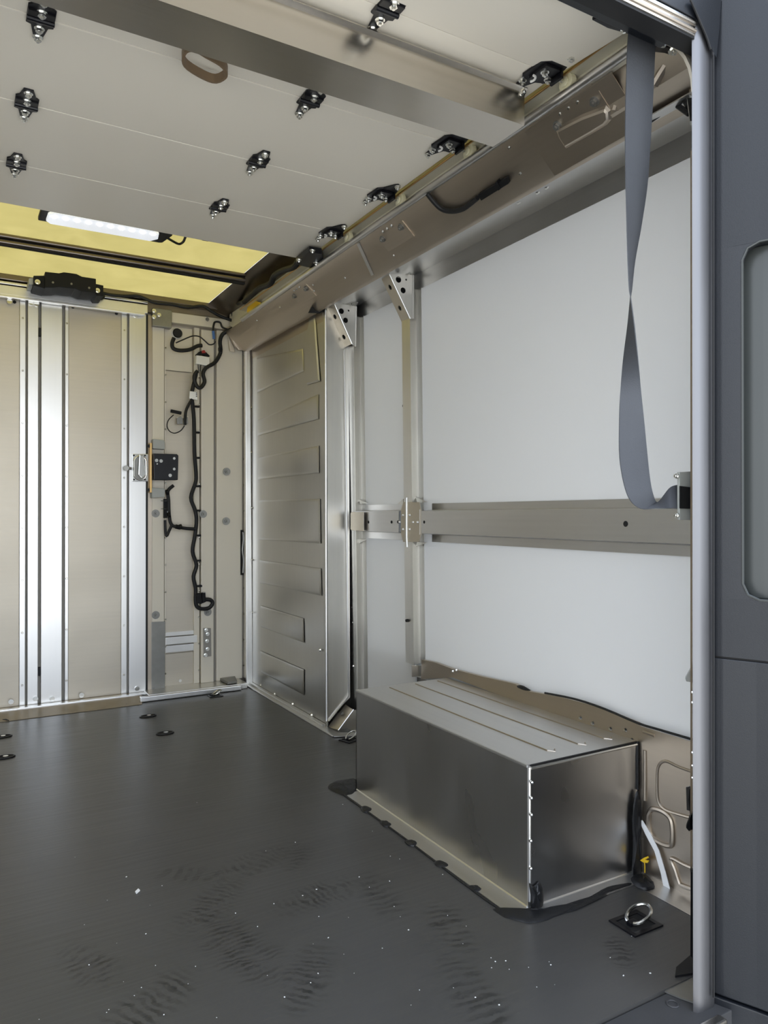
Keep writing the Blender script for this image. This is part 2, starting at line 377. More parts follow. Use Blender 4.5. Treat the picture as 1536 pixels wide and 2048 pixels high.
def lean(z): return 1.598-.0135*z          # the side wall leans in a little towards the roof

# ================================================================== STRUCTURE
obj('ground', MB().box(-14, 14, -18, 8, -.80, -.76), 'asphalt', kind='structure')
fl = obj('floor', MB().box(-1.25, 1.503, 1.0, 3.99, -.02, 0), 'floor', kind='structure')
obj('underfloor', MB().box(-1.3, 1.62, .95, 4.08, -.12, -.021), 'steel_grey', kind='structure', parent=fl)
obj('side_ledge', MB().box(1.504, 1.60, .98, 1.372, -.018, .001), 'alu_y', kind='structure', parent=fl)
obj('threshold', MB().box(-.95, 1.50, .90, .997, -.05, -.006), 'threshold', fl, bevel=.002)
obj('corner_plate', MB().prism([(1.225,0.999,-0.005),(1.275,1.012,-0.005),(1.33,1.003,-0.005),(1.249,0.942,-0.005),(1.235,0.97,-0.005)], (0, 0, .003)), 'galv', fl)
obj('dark_slot_patch', MB().prism([(1.275,1.014,0.001),(1.301,1.032,0.001),(1.372,1.047,0.001),(1.379,1.039,0.001),(1.325,0.999,0.001)], (0, 0, .004)), 'rubber', fl)  # flat black sheet standing in for the darkness of an open slot
obj('floor_stud', MB().tube([Vector((1.21,0.968,-0.005))+Vector((.011*math.cos(k*.6283), .011*math.sin(k*.6283), 0)) for k in range(10)], .002, 6, True), 'threshold', fl)
obj('threshold_lip', MB().box(-.95, 1.262, .885, .905, -.03, -.004), 'alu_beam', fl, bevel=.004)

# ceiling : translucent skin, opaque margins
ce = obj('ceiling', MB().box(-.90, 1.182, 1.02, 3.953, 2.100, 2.104), 'roof', kind='structure')
obj('roof_margin', MB().sheet([(1.181, 2.097), (1.235, 2.072), (1.30, 2.055), (1.62, 2.03)], .93, 4.06, 'Y', .003), 'bow', ce)
obj('roof_margin', MB().sheet([(-1.35, 2.03), (-1.0, 2.055), (-.935, 2.072), (-.90, 2.097)], .93, 4.06, 'Y', .003), 'bow', ce)
obj('roof_edge_trim', MB().box(-.90, 1.25, 3.953, 4.03, 2.072, 2.103), 'bow', ce, bevel=.004)
obj('roof_edge_trim', MB().box(-.95, 1.30, .93, 1.02, 2.05, 2.105), 'dark_grey', ce)

# ---- right wall
wsk = MB()
for a in ((.93, 4.06, -.1, .36), (.93, 4.06, 1.84, 2.05), (2.96, 4.06, .36, 1.84), (.93, .96, .36, 1.84)): wsk.box(1.615, 1.63, *a)
wr_ = obj('wall_right', wsk, 'steel_grey', kind='structure')
def wallsheet(y0, y1, z0, z1, t=.006):
    return MB().hexa([(lean(z0),y0,z0),(lean(z0)+t,y0,z0),(lean(z0)+t,y1,z0),(lean(z0),y1,z0),(lean(z1),y0,z1),(lean(z1)+t,y0,z1),(lean(z1)+t,y1,z1),(lean(z1),y1,z1)])
obj('white_panel', wallsheet(.95, 2.50, .30, 1.845), 'white_frp', wr_)
obj('white_panel', wallsheet(2.505, 2.97, .02, 1.845), 'white_frp', wr_)
low = obj('lower_sheet', wallsheet(.95, 1.40, -.018, .388, .004), 'alu_dull', wr_)
low.location.x -= .022
up_ = obj('box_upstand', MB().prism([(1.571,2.425,0.383),(1.571,2.331,0.388),(1.571,2.217,0.384),(1.571,2.053,0.389),(1.571,1.867,0.399),(1.571,1.794,0.389),(1.571,1.66,0.401),(1.571,1.519,0.405),(1.571,1.368,0.394),(1.571,1.366,0.329),(1.571,2.217,0.353),(1.571,2.429,0.306)], (.012, 0, 0)), 'alu_dull', wr_)
# raised shapes pressed into the lower sheet
XL = 1.5735
def bead(name, pts, r, closed, par, mat='alu_dull', k=4):
    return obj(name, MB().tube(pts, r, 8, closed, k), mat, par)
bead('pressed_bead', [(1.573,1.343,0.328),(1.573,1.343,0.262),(1.573,1.344,0.196)], .006, False, wr_)
bead('pressed_bead', [(1.573,1.178,0.315),(1.573,1.236,0.315),(1.573,1.278,0.318),(1.573,1.3,0.299),(1.573,1.305,0.261),(1.573,1.302,0.21),(1.573,1.282,0.194),(1.573,1.244,0.195),(1.573,1.178,0.203)], .0045, False, wr_)
bead('pressed_bead', [(1.573,1.329,0.172),(1.573,1.3,0.185),(1.573,1.269,0.18),(1.573,1.259,0.161),(1.573,1.259,0.117),(1.573,1.272,0.104),(1.573,1.31,0.104),(1.573,1.331,0.119)], .007, True, wr_)
bead('pressed_bead', [(1.573,1.179,0.078),(1.573,1.222,0.075),(1.573,1.262,0.075),(1.573,1.251,0.05),(1.573,1.239,0.024),(1.573,1.229,0.02),(1.573,1.179,0.027)], .005, False, wr_)
bead('pressed_bead', [(1.573,1.348,0.376),(1.573,1.329,0.376),(1.573,1.311,0.375)], .006, False, wr_)
# ---- cant rail, cove and fascia running the length of the roof edge
trim1 = obj('trim_1', MB().sheet([(1.290, 1.958), (1.272, 1.950), (1.279, 1.942), (1.378, 1.856), (1.396, 1.8535)], 1.24, 3.94, 'Y', .003), 'alu_dull', kind='structure')
trim2 = obj('trim_2', MB().sheet([(1.378, 1.866), (1.398, 1.866), (1.573, 1.8995), (1.5745, 1.893), (1.577, 1.838)], .97, 3.0, 'Y', .003), 'alu_y', kind='structure')
obj('fascia', MB().sheet([(1.565, 1.90), (1.5705, 1.90), (1.573, 1.836)], .97, 3.0, 'Y', .002), 'alu_y', trim2)
obj('seam_strip', MB().prism([(1.272,2.399,1.947),(1.273,2.382,1.946),(1.37,2.446,1.862),(1.369,2.463,1.863)], (-.002, 0, -.002)), 'alu_y', trim1)
obj('rail_skirt', MB().sheet([(1.398, 1.862), (1.416, 1.864), (1.419, 1.80)], 3.0, 3.93, 'Y', .003), 'alu_dull', trim1)
obj('front_skirt', MB().prism([(1.405,3.877,1.943),(1.405,3.101,1.919),(1.405,3.101,1.877),(1.405,3.877,1.882)], (.004, 0, 0)), 'alu_dull', trim1)

# rear end of the cant rail: pressed corner with a pocket
trim3 = obj('trim_3', MB().sheet([(1.276, 1.948), (1.276, 1.9445), (1.3795, 1.8545)], 1.18, 1.475, 'Y', .0015, side=-1), 'alu_dull', kind='structure')
obj('corner_pressing', MB().sheet([(1.285, 1.975), (1.30, 1.93), (1.33, 1.89), (1.41, 1.868), (1.45, 1.872)], .96, 1.24, 'Y', .003), 'alu_dull', trim3)
obj('corner_pressing', MB().tube([(1.32,1.053,1.931),(1.32,1.07,1.918),(1.32,1.086,1.905),(1.32,1.102,1.891)], .010, 8, False, 3), 'alu_dull', trim3)
obj('corner_pressing', MB().tube([(1.33,1.192,1.945),(1.33,1.202,1.927),(1.33,1.214,1.91),(1.33,1.222,1.893)], .010, 8, False, 3), 'alu_dull', trim3)
pk = [(1.299,1.388,1.921),(1.318,1.395,1.904),(1.342,1.395,1.883),(1.344,1.314,1.882),(1.344,1.259,1.882),(1.339,1.24,1.885),(1.325,1.229,1.898),(1.313,1.233,1.908),(1.304,1.3,1.916)]
obj('pocket', MB().emboss(pk, (-.656, 0, -.755), .009, .010), 'alu_dull', trim3, ang=20)
obj('wire_clip', MB().tube([(1.4,1.171,1.932),(1.4,1.149,1.915),(1.4,1.131,1.915),(1.4,1.108,1.888),(1.4,1.087,1.873),(1.4,1.076,1.853)], .006, 8, False, 3), 'rubber', trim3)
obj('seal_edge', MB().tube([(1.4,1.18,1.867),(1.4,1.145,1.871),(1.4,1.111,1.873)], .004, 8), 'rubber', trim3)
obj('seal_edge', MB().tube([(1.4,1.111,1.877),(1.4,1.095,1.859),(1.4,1.074,1.836)], .006, 8), 'rubber', trim3)
obj('corner_block', MB().box(1.38, 1.47, 1.02, 1.06, 1.865, 1.90), 'alu_dull', trim3, bevel=.004)

# ---- front bulkhead
wf = obj('wall_front', MB().box(-1.3, 1.62, 4.03, 4.06, -.1, 2.10), 'alu_plate', kind='structure')
hx = [0.890,0.953,0.963,1.116,1.124,1.146,1.152,1.222,1.239,1.388,1.400,1.420]
obj('post', MB().box(hx[0]-.024, hx[0]-.001, 3.985, 4.03, .01, 2.0), 'alu_dull', wf)
obj('door_seal', MB().box(hx[0]-.034, hx[0]-.024, 3.975, 4.03, .01, 2.0), 'rubber', wf)
obj('post', MB().box(hx[0], hx[1], 3.985, 4.03, .03, 2.03), 'cream', wf, bevel=.003)
obj('post_flange', MB().box(hx[1]+.004, hx[2], 3.997, 4.03, .03, 2.0), 'cream', wf)
obj('inner_panel', MB().box(hx[2], hx[3], 4.015, 4.03, .30, 1.72), 'alu_plate', wf)
obj('upper_plate', MB().box(hx[2], hx[3]-.01, 4.008, 4.03, 1.725, 1.96), 'cream', wf)
obj('lower_panel', MB().box(hx[2], hx[3], 4.015, 4.03, .03, .20), 'alu_plate', wf)
for (a, c, yy) in ((.208, .246, 4.004), (.252, .292, 3.996), (.296, .318, 4.004)):
    obj('cross_rail', MB().box(hx[2], hx[4]+.01, yy, 4.03, a, c), 'alu_door', wf, bevel=.002)
obj('flat_strip', MB().box(hx[3], hx[5], 3.998, 4.03, .03, 1.97), 'cream', wf, bevel=.002)
obj('hat_post', MB().box(hx[6], hx[7], 3.985, 4.03, .03, 1.96), 'cream', wf, bevel=.003)
obj('groove', MB().box(hx[7], hx[8], 4.012, 4.03, .03, 1.96), 'steel_grey', wf)
obj('wide_strip', MB().box(hx[8], hx[9], 3.992, 4.03, .03, 1.97), 'cream', wf, bevel=.003)
obj('groove', MB().box(hx[9], hx[10], 4.010, 4.03, .03, 1.97), 'steel_grey', wf)
obj('end_strip', MB().box(hx[10], hx[11]+.03, 3.992, 4.03, .03, 1.97), 'cream', wf, bevel=.002)
obj('corner_bar', MB().prism([(1.39,3.93,-0.007),(1.428,3.93,-0.037),(1.41,3.93,1.893),(1.383,3.93,1.896)], (0, .03, 0)), 'alu_door', wf, bevel=.003)
obj('top_rail', MB().box(.94, 1.36, 3.975, 4.03, 1.975, 2.03), 'cream', wf, bevel=.003)
obj('header_board', MB().box(-1.2, 1.30, 4.0, 4.03, 2.02, 2.09), 'ochre', wf)
obj('skirt_plate', MB().prism([(0.887,3.982,0.383),(0.959,3.982,0.381),(0.957,3.982,0.012),(0.887,3.982,0.009)], (0, .03, 0)), 'galv', wf, bevel=.002)
obj('corner_gusset', MB().prism([(1.275,3.94,1.976),(1.326,3.94,2.002),(1.413,3.94,1.89),(1.407,3.94,1.867),(1.349,3.94,1.861),(1.326,3.94,1.886)], (0, .02, 0)), 'alu_dull', wf, bevel=.003)
obj('corner_gusset', MB().prism([(1.294,3.97,1.96),(1.319,3.97,1.952),(1.337,3.97,1.854),(1.308,3.97,1.856)], (0, .012, 0)), 'alu_plate', wf, bevel=.003)
# ledges at the foot of the bulkhead
sill = obj('baseboard_front', MB().box(.845, 1.372, 3.862, 4.03, 0, .030), 'alu_v', kind='structure', bevel=.003)
obj('sill_lip', MB().box(.80, 1.33, 3.835, 3.862, .002, .028), 'alu_door', sill, bevel=.004)
obj('ledge', MB().hexa([(-1.2,3.80,.001),(.80,3.80,.001),(.84,3.99,.001),(-1.2,3.99,.001),(-1.2,3.80,.003),(.80,3.80,.003),(.84,3.99,.022),(-1.2,3.99,.022)]), 'ochre', sill)
obj('ledge_lip', MB().box(-1.2, .86, 3.93, 3.965, .012, .024), 'alu_door', sill, bevel=.003)
obj('foot_bracket', MB().prism([(1.257,3.985,0.033),(1.345,3.991,0.033),(1.319,3.879,0.033),(1.265,3.869,0.033)], (0, 0, .014)), 'galv', sill, bevel=.002)
# small fixings on the bulkhead
rv = MB()
for x in hx[2:3]+[hx[5]-.004]+[hx[10]-.004]:
    for k in range(13): rv.rivet((x, 3.994, .1+k*.145), (0, -1, 0), .0055)
obj('rivets', rv, 'chrome', wf, kind='stuff')
NUTS = [(1.294,3.988,1.188),(1.292,3.988,0.913),(1.162,3.988,0.952),(0.908,3.988,0.955),(0.909,3.988,0.418),(1.188,3.988,0.415),(1.181,3.988,2.016)]
for p in NUTS:
    nb = MB().cyl(p, (p[0], p[1]-.006, p[2]), .021, 16); nb.bolt((p[0], p[1]-.006, p[2]), (0, -1, 0), .011, .012)
    obj('flange_nut', nb, 'galv', wf)
sb = MB().prism([(1.162,3.985,0.33),(1.204,3.985,0.327),(1.207,3.985,0.173),(1.165,3.985,0.172)], (0, -.008, 0))
lk = obj('hinge_plate', sb, 'steel_grey', wf, bevel=.002)
for p in [(1.176,3.975,0.319),(1.184,3.975,0.297),(1.181,3.975,0.259),(1.184,3.975,0.215),(1.173,3.975,0.183)]:
    obj('screw', MB().bolt(p, (0, -1, 0), .008, .01), 'chrome', lk)
obj('slot', MB().prism([(1.376,3.99,0.863),(1.393,3.99,0.862),(1.394,3.99,0.609),(1.376,3.99,0.61)], (0, .002, 0)), 'dark', wf)
obj('slot_weld', MB().tube([(1.39,3.987,0.851),(1.392,3.987,0.806),(1.387,3.987,0.75),(1.393,3.987,0.694),(1.39,3.987,0.621)], .006, 8, False, 3), 'galv', wf)
obj('weld_plug', MB().cyl(*[(q[0], q[1]-dy, q[2]) for q, dy in (((1.045,4.014,0.051), 0), ((1.045,4.014,0.051), .006))], .008), 'white_plastic', wf)

# ---- sliding bulkhead door (left)
dr = thing('door_1', None, None, (.35, 4.0, .01), kind='structure')
dx = [0.261,0.287,0.296,0.343,0.356,0.451,0.465,0.481,0.735,0.762,0.772,0.858]
ZT, ZB = 2.0, .018
def dbox(name, a, c, y0, mat, z0=ZB, z1=ZT, bv=.002): return obj(name, MB().box(a, c, y0, 4.012, z0, z1), mat, dr, bevel=bv)
dbox('door_plate', -.30, dx[0], 3.994, 'alu_plate')
dbox('rivet_flange', dx[0], dx[1], 3.985, 'alu_door')
dbox('groove', dx[1], dx[2], 4.006, 'steel_grey')
dbox('stile', dx[2], dx[3], 3.980, 'alu_door')
dbox('centre_gap', dx[3], dx[4], 4.004, 'steel_grey')
for (a, c) in ((656, 672), (1336, 1350)):
    z1 = (0.348,3.985,1.846)[2] if a == 656 else (0.35,3.985,0.179)[2]
    obj('gap_buffer', MB().box(dx[3], dx[4], 3.978, 4.0, z1-.02, z1+.02), 'rubber', dr, bevel=.002)
dbox('stile', dx[4], dx[5], 3.980, 'alu_door')
dbox('groove', dx[5], dx[6], 4.006, 'steel_grey')
dbox('rivet_flange', dx[6], dx[7], 3.985, 'alu_door')
dbox('door_plate', dx[7], dx[8], 3.994, 'alu_plate')
dbox('rivet_flange', dx[8], dx[9], 3.985, 'alu_door')
dbox('groove', dx[9], dx[10], 4.002, 'steel_grey')
dbox('stile', dx[10], dx[11], 3.978, 'alu_door')
rv = MB()
for x in ((dx[0]+dx[1])/2, (dx[6]+dx[7])/2, (dx[8]+dx[9])/2):
    for k in range(8): rv.rivet((x, 3.985, .12+k*.255), (0, -1, 0), .006)
obj('rivets', rv, 'chrome', dr, kind='stuff')
for p in [(0.225,3.978,0.049),(0.332,3.978,0.05),(0.406,3.978,0.041),(0.542,3.978,0.042),(0.812,3.978,0.043),(0.216,3.978,1.975),(0.334,3.978,1.98),(0.805,3.978,1.987),(0.31,3.978,1.982)]:
    obj('bolt', MB().cyl(p, (p[0], p[1]-.006, p[2]), .012, 12), 'chrome', dr)
for p in [(0.238,3.99,1.979),(0.501,3.99,1.992),(0.71,3.99,1.988),(0.432,3.99,1.992),(0.782,3.99,1.992)]:
    obj('screw_hole', MB().cyl(p, (p[0], p[1]-.002, p[2]), .008, 10), 'dark', dr)
obj('door_head_rail', MB().box(-.4, .86, 3.955, 4.0, 2.000, 2.045), 'alu_door', dr, bevel=.003)
obj('head_lip', MB().box(-.4, .845, 3.945, 3.97, 1.985, 2.000), 'alu_door', dr, bevel=.003)
obj('head_lip', MB().box(-.4, .86, 3.950, 4.0, 2.050, 2.062), 'alu_door', dr, bevel=.002)
tb = obj('hanger_bracket', MB().box(.885, .985, 3.955, 4.0, 1.94, 2.035), 'galv', dr, bevel=.003)
for p in [(0.891,3.952,2.017),(0.917,3.952,1.999),(0.891,3.952,1.985)]: obj('bolt', MB().bolt(p, (0, -1, 0), .008, .012), 'chrome', tb)
obj('bottom_seal', MB().box(-.4, .868, 3.985, 4.01, .006, .018), 'rubber', dr)

# ---- left wall, out of the frame but seen in the metal around it
wsk = MB()
for a in ((.93, 4.06, -.1, .30), (.93, 4.06, 1.84, 2.05), (.93, 1.0, .30, 1.84)): wsk.box(-1.36, -1.33, *a)
wl_ = obj('wall_left', wsk, 'steel_grey', kind='structure')
obj('white_panel', MB().box(-1.325, -1.318, .95, 4.0, .30, 1.845), 'white_frp', wl_)
obj('rub_rail', MB().box(-1.317, -1.27, .95, 4.0, .85, .99), 'alu_y', wl_)
obj('wheel_box', MB().box(-1.317, -.90, 1.37, 2.24, 0, .345), 'alu_box', wl_)
obj('roof_rail', MB().sheet([(-1.08, 1.855), (-.98, 1.945)], .97, 3.94, 'Y', .003), 'alu_dull', wl_)
obj('roof_rail', MB().sheet([(-1.32, 1.90), (-1.08, 1.86)], .97, 3.94, 'Y', .003), 'alu_dull', wl_)
obj('rear_jamb', MB().box(-1.36, -.93, .90, .97, -.1, 2.0), 'dark_grey', wl_)

# ================================================================== THINGS
# ---- equipment enclosure at the front right
en = thing('equipment_enclosure', 'tall pressed aluminium enclosure with embossed ribs in the front right corner', 'cabinet', (1.45, 3.4, 0))
ex = 1.420
obj('side_panel', MB().hexa([(ex+.006,2.975,.0),(ex+.012,2.975,0),(ex+.012,3.93,0),(ex+.006,3.93,0),(ex-.002,2.975,1.88),(ex+.004,2.975,1.88),(ex+.004,3.93,1.88),(ex-.002,3.93,1.88)]), 'alu_panel', en)
obj('end_panel', MB().prism([(1.431,2.975,0.034),(1.542,2.975,0.121),(1.534,2.975,1.895),(1.421,2.975,1.872)], (0, .004, 0)), 'alu_v', en)
obj('corner_fold', MB().tube([(ex+.004, 2.976, .03), (ex-.001, 2.976, 1.86)], .005, 8), 'alu_door', en)
obj('end_fold', MB().tube([(1.431,2.97,0.031),(1.514,2.97,0.112),(1.529,2.97,0.13),(1.531,2.97,0.157),(1.518,2.97,1.241),(1.508,2.97,1.691)], .004, 8), 'alu_door', en)
obj('foot_flange', MB().box(1.385, 1.43, 2.84, 3.93, .0, .006), 'alu_v', en, bevel=.002)
obj('foot_flange', MB().box(1.405, 1.424, 2.985, 3.93, .006, .016), 'alu_v', en, bevel=.002)
EMB = [[(1.418,3.842,1.614),(1.418,3.209,1.628),(1.418,3.221,1.737),(1.418,3.842,1.806)], [(1.418,3.833,1.378),(1.418,3.047,1.383),(1.418,3.047,1.496),(1.418,3.834,1.465)], [(1.418,3.825,1.14),(1.418,3.042,1.138),(1.418,3.042,1.262),(1.418,3.818,1.26)],
       [(1.419,3.812,0.811),(1.419,3.028,0.819),(1.419,3.033,1.02),(1.419,3.812,1.028)], [(1.42,3.799,0.578),(1.42,3.019,0.583),(1.42,3.025,0.706),(1.42,3.807,0.703)], [(1.421,3.786,0.342),(1.421,3.215,0.342),(1.421,3.221,0.457),(1.421,3.794,0.457)], [(1.422,3.789,0.099),(1.422,3.217,0.093),(1.422,3.217,0.214),(1.422,3.796,0.211)]]
for q in EMB: obj('embossed_rib', MB().emboss(q, (-1, 0, 0), .0045, .014), 'alu_panel', en, ang=20)
obj('embossed_rib', MB().emboss([(1.416,3.17,1.556),(1.416,3.027,1.552),(1.416,3.081,1.874),(1.416,3.125,1.885),(1.416,3.193,1.748)], (-1, 0, 0), .006, .008), 'alu_panel', en, ang=20)
for p in [(1.418,3.785,0.029),(1.418,3.582,0.024),(1.418,3.346,0.025),(1.418,3.123,0.023),(1.418,3.031,0.338)]: obj('rivet', MB().rivet(p, (-1, 0, 0), .008), 'chrome', en)
for p in [(1.418,3.929,1.546),(1.418,3.928,1.295),(1.418,3.92,0.986),(1.418,3.919,0.697),(1.418,3.911,0.406)]: obj('rivet', MB().rivet(p, (-1, 0, 0), .006), 'chrome', en)

# ---- vertical ribs on the side wall
def rib(name, y0, y1, y2, z0, z1, label):
    def ring(z):
        dxx = lean(z)-1.575; return [(1.580+dxx, y2+.002, z), (1.579+dxx, y1+.012, z), (1.537+dxx, y1+.002, z), (1.534+dxx, y1, z), (1.532+dxx, y0-.004, z), (1.536+dxx, y0, z), (1.573+dxx, y0+.012, z), (1.574+dxx, y0-.022, z), (1.580+dxx, y0-.022, z)]
    a, c = ring(z0), ring(z1); n_ = len(a); mb = MB().add(a+c, [(i, (i+1) % n_, n_+(i+1) % n_, n_+i) for i in range(n_)])
    t = thing(name, label, 'rib', (1.57, (y0+y1)/2, z0))
    obj('channel', mb, 'alu_v', t, ang=40); return t
r2 = rib('wall_rib', 2.452, 2.512, 2.55, .36, 1.84, 'aluminium vertical rib between the two white wall panels')
for p in [(1.552,2.513,1.384),(1.552,2.491,0.529)]: obj('bolt_hole', MB().cyl(p, (p[0]-.012, p[1], p[2]), .006, 10), 'dark', r2)
obj('foot_bracket', MB().prism([(1.536,2.44,0.361),(1.592,2.44,0.355),(1.592,2.44,0.314),(1.536,2.44,0.316)], (0, .004, 0)), 'alu_v', r2, bevel=.001)
obj('foot_bracket', MB().tube([(1.581,2.43,0.358),(1.583,2.43,0.34),(1.583,2.43,0.315)], .004, 8), 'alu_door', r2)
r1 = rib('wall_rib', 2.925, 2.985, 3.0, .02, 1.84, 'aluminium vertical rib beside the embossed front enclosure')
for p in [(1.553,2.993,1.374),(1.553,2.983,1.079),(1.553,2.978,0.766),(1.553,2.973,0.528),(1.553,2.968,0.46),(1.553,2.963,0.264)]: obj('rivet', MB().rivet(p, (-1, 0, 0), .007), 'chrome', r1)

# ---- perforated gussets joining ribs to the roof rail
def gusset(pf, pi, tri, holes_f, holes_t, label, mats=('alu_plate', 'alu_v')):
    """pf: fold edge top/bottom, pi: inner edge top/bottom, tri: outer corners of the triangular web"""
    pf = [Vector(p) for p in pf]; pi = [Vector(p) for p in pi]; tri = [Vector(p) for p in tri]
    t = thing('roof_gusset', label, 'bracket', tuple(pf[1]))
    u = pf[1]-pf[0]; v = pi[0]-pf[0]; L = u.length; mtx = frame(pf[0], u, v); w_ = (v-u.normalized()*v.dot(u.normalized())).length
    obj('diagonal_flange', plate([(0, 0), (L, 0), (L, w_), (0, w_)], [(L*a, w_*.52, r_) for a, r_ in holes_f], .003, mtx), mats[0], t, smooth=False)
    mt2 = frame(pf[0], u, tri[0]-pf[0]); inv = mt2.inverted()
    out_ = [(0, 0)]+[tuple((inv @ q)[:2]) for q in tri]+[(L, 0)]
    hs = []
    for q, r_ in holes_t: z = inv @ Vector(q); hs.append((z.x, z.y, r_))
    obj('web', plate(out_, hs, .003, mt2), mats[1], t, smooth=False)
    obj('fold_edge', MB().tube([pf[0], pf[1]], .0035, 8), 'alu_door', t)
    sh_ = Vector((0, (pi[0]-pf[0]).y-.004, 0))
    hs_ = sh_*.5; obj('hole_shade_sheet', MB().prism([pf[0]+hs_+Vector((.012, 0, -.004)), tri[0]+hs_+Vector((.006, 0, -.008)), tri[1]+hs_+Vector((-.006, 0, -.008)), tri[2]+hs_+Vector((-.006, 0, .012)), pf[1]+hs_+Vector((.006, 0, .014))], (0, .002, 0)), 'dark', t)  # dark sheet added inside the gusset, painting the shade seen through its holes
    obj('far_web', MB().prism([pf[0]+sh_+Vector((.004, 0, .004)), tri[0]+sh_, tri[1]+sh_, tri[2]+sh_, pf[1]+sh_+Vector((.004, 0, .004))], (0, .003, 0)), mats[1], t)
    obj('top_tab', MB().prism([tri[0]+Vector((0, 0, 0)), tri[1], tri[1]+Vector((0, -.02, .012)), tri[0]+Vector((0, -.02, .012))], (0, 0, .002)), mats[1], t)
    obj('side_tab', MB().tube([tri[1], tri[2]], .005, 8), mats[1], t)
    obj('rubber_stop', MB().cyl(pi[0]+Vector((-.006, .005, .003)), pi[0]+Vector((.012, .012, .0)), .009, 10), 'rubber', t)
    for k in (.25, .75):
        q = tri[0].lerp(tri[1], k); obj('bolt', MB().bolt(q+Vector((0, -.011, .006)), (0, -.5, -1), .006, .008), 'chrome', t)
    return t
gusset([(1.427,2.45,1.897),(1.534,2.45,1.717)], [(1.431,2.515,1.897),(1.534,2.515,1.714)], [(1.452,2.45,1.888),(1.548,2.45,1.888),(1.547,2.45,1.719)], ((.33, .0105), (.75, .0105)),
       (((1.48,2.45,1.861), .0125), ((1.501,2.45,1.822), .0115), ((1.515,2.45,1.866), .004)), 'perforated aluminium gusset on the rib nearer the rear door')
gusset([(1.434,2.92,1.88),(1.523,2.92,1.71)], [(1.426,2.985,1.88),(1.518,2.985,1.702)], [(1.448,2.92,1.882),(1.543,2.92,1.88),(1.54,2.92,1.699)], ((.28, .011), (.78, .011)),
       (((1.469,2.92,1.849), .0125), ((1.49,2.92,1.811), .012), ((1.505,2.92,1.856), .004)), 'perforated aluminium gusset above the embossed front enclosure')
obj('seal_gap', MB().prism([(1.345,2.99,1.843),(1.362,2.99,1.878),(1.399,2.99,1.866),(1.435,2.99,1.884),(1.443,2.99,1.868),(1.399,2.99,1.848)], (0, .01, 0)), 'rubber', en)
# foot gusset on the front rib
fg = thing('foot_gusset', 'small diagonal aluminium gusset at the foot of the front rib', 'bracket', (1.45, 2.93, 0))
obj('diagonal_flange', MB().prism([(1.531,2.92,0.078),(1.454,2.92,-0.004),(1.436,2.985,0.002),(1.524,2.985,0.089)], (.003, 0, -.003)), 'alu_plate', fg)
obj('fold_edge', MB().tube([(1.531,2.92,0.08),(1.454,2.92,-0.002)], .003, 8), 'alu_door', fg)
obj('web', MB().prism([(1.536,2.925,0.076),(1.459,2.925,-0.011),(1.546,2.925,-0.032),(1.548,2.925,0.075)], (0, .003, 0)), 'alu_v', fg)
obj('bolt', MB().cyl(*[tuple(Vector((1.491,2.95,0.059))+Vector((k*-.004, 0, k*.004))) for k in (0, 1)], .009), 'galv', fg)
obj('base_flange', MB().prism([(1.392,2.975,0.004),(1.426,2.965,0.004),(1.428,2.868,0.004),(1.495,2.83,0.004),(1.475,2.791,0.004),(1.388,2.826,0.004)], (0, 0, .003)), 'alu_v', fg)

# ---- horizontal rub rail
rr = thing('rub_rail', 'wide aluminium rub rail across the long white wall panel', 'rail', (1.54, 1.7, .85))
def hatrail(y0, y1, x_out, x_in, par, caps=True):
    obj('rail_face', MB().sheet([(x_in, .845), (x_in, .874), (x_out, .880), (x_out, .962), (x_in, .967), (x_in, .992)], y0, y1, 'Y', .002, side=1), 'alu_y', par, ang=25)
hatrail(.985, 2.362, 1.530, 1.580, rr)
for p in [(1.53,2.341,0.921),(1.53,1.369,0.925)]: obj('bolt_hole', MB().cyl((p[0]+.002, p[1], p[2]), (p[0]-.002, p[1], p[2]), .008 if p[1] < 2 else .006, 12), 'dark', rr)
obj('end_edge', MB().tube([(1.529,2.371,0.969),(1.529,2.371,0.873)], .0025, 6), 'alu_door', rr)
for q in ([(1.57,2.46,1.019),(1.57,2.378,0.998),(1.57,2.449,0.995)], [(1.57,2.46,0.823),(1.57,2.378,0.842),(1.57,2.449,0.843)]):
    obj('corner_tab', MB().prism(q, (-.004, 0, 0)), 'alu_v', rr)
fr = thing('rub_rail', 'short aluminium rub rail between the two wall ribs', 'rail', (1.54, 2.7, .85))
hatrail(2.53, 2.90, 1.532, 1.580, fr)
obj('end_tab', MB().prism([(1.518,2.925,0.956),(1.518,2.915,0.961),(1.518,2.803,0.96),(1.518,2.803,0.878),(1.518,2.911,0.879),(1.518,2.925,0.883)], (.003, 0, 0)), 'alu_plate', fr, bevel=.001)
for p in [(1.518,2.835,0.919),(1.518,2.781,0.917),(1.518,2.586,0.919),(1.518,2.535,0.92)]: obj('bolt_hole', MB().cyl((p[0]+.016, p[1], p[2]), (p[0]+.011, p[1], p[2]), .006, 10), 'dark', fr)
jp = thing('rail_joint', 'riveted joint plate where the rub rail crosses the rear rib', 'bracket', (1.53, 2.48, .86))
obj('joint_plate', MB().prism([(1.528,2.493,0.999),(1.528,2.376,0.997),(1.528,2.362,0.967),(1.528,2.362,0.875),(1.528,2.376,0.845),(1.528,2.493,0.841),(1.528,2.509,0.872),(1.528,2.509,0.968)], (.003, 0, 0)), 'alu_plate', jp, bevel=.001)
obj('slot_tube', MB().tube([(1.524,2.461,1.016),(1.524,2.461,0.987),(1.524,2.461,0.86),(1.524,2.457,0.822)], .0055, 8), 'alu_v', jp)
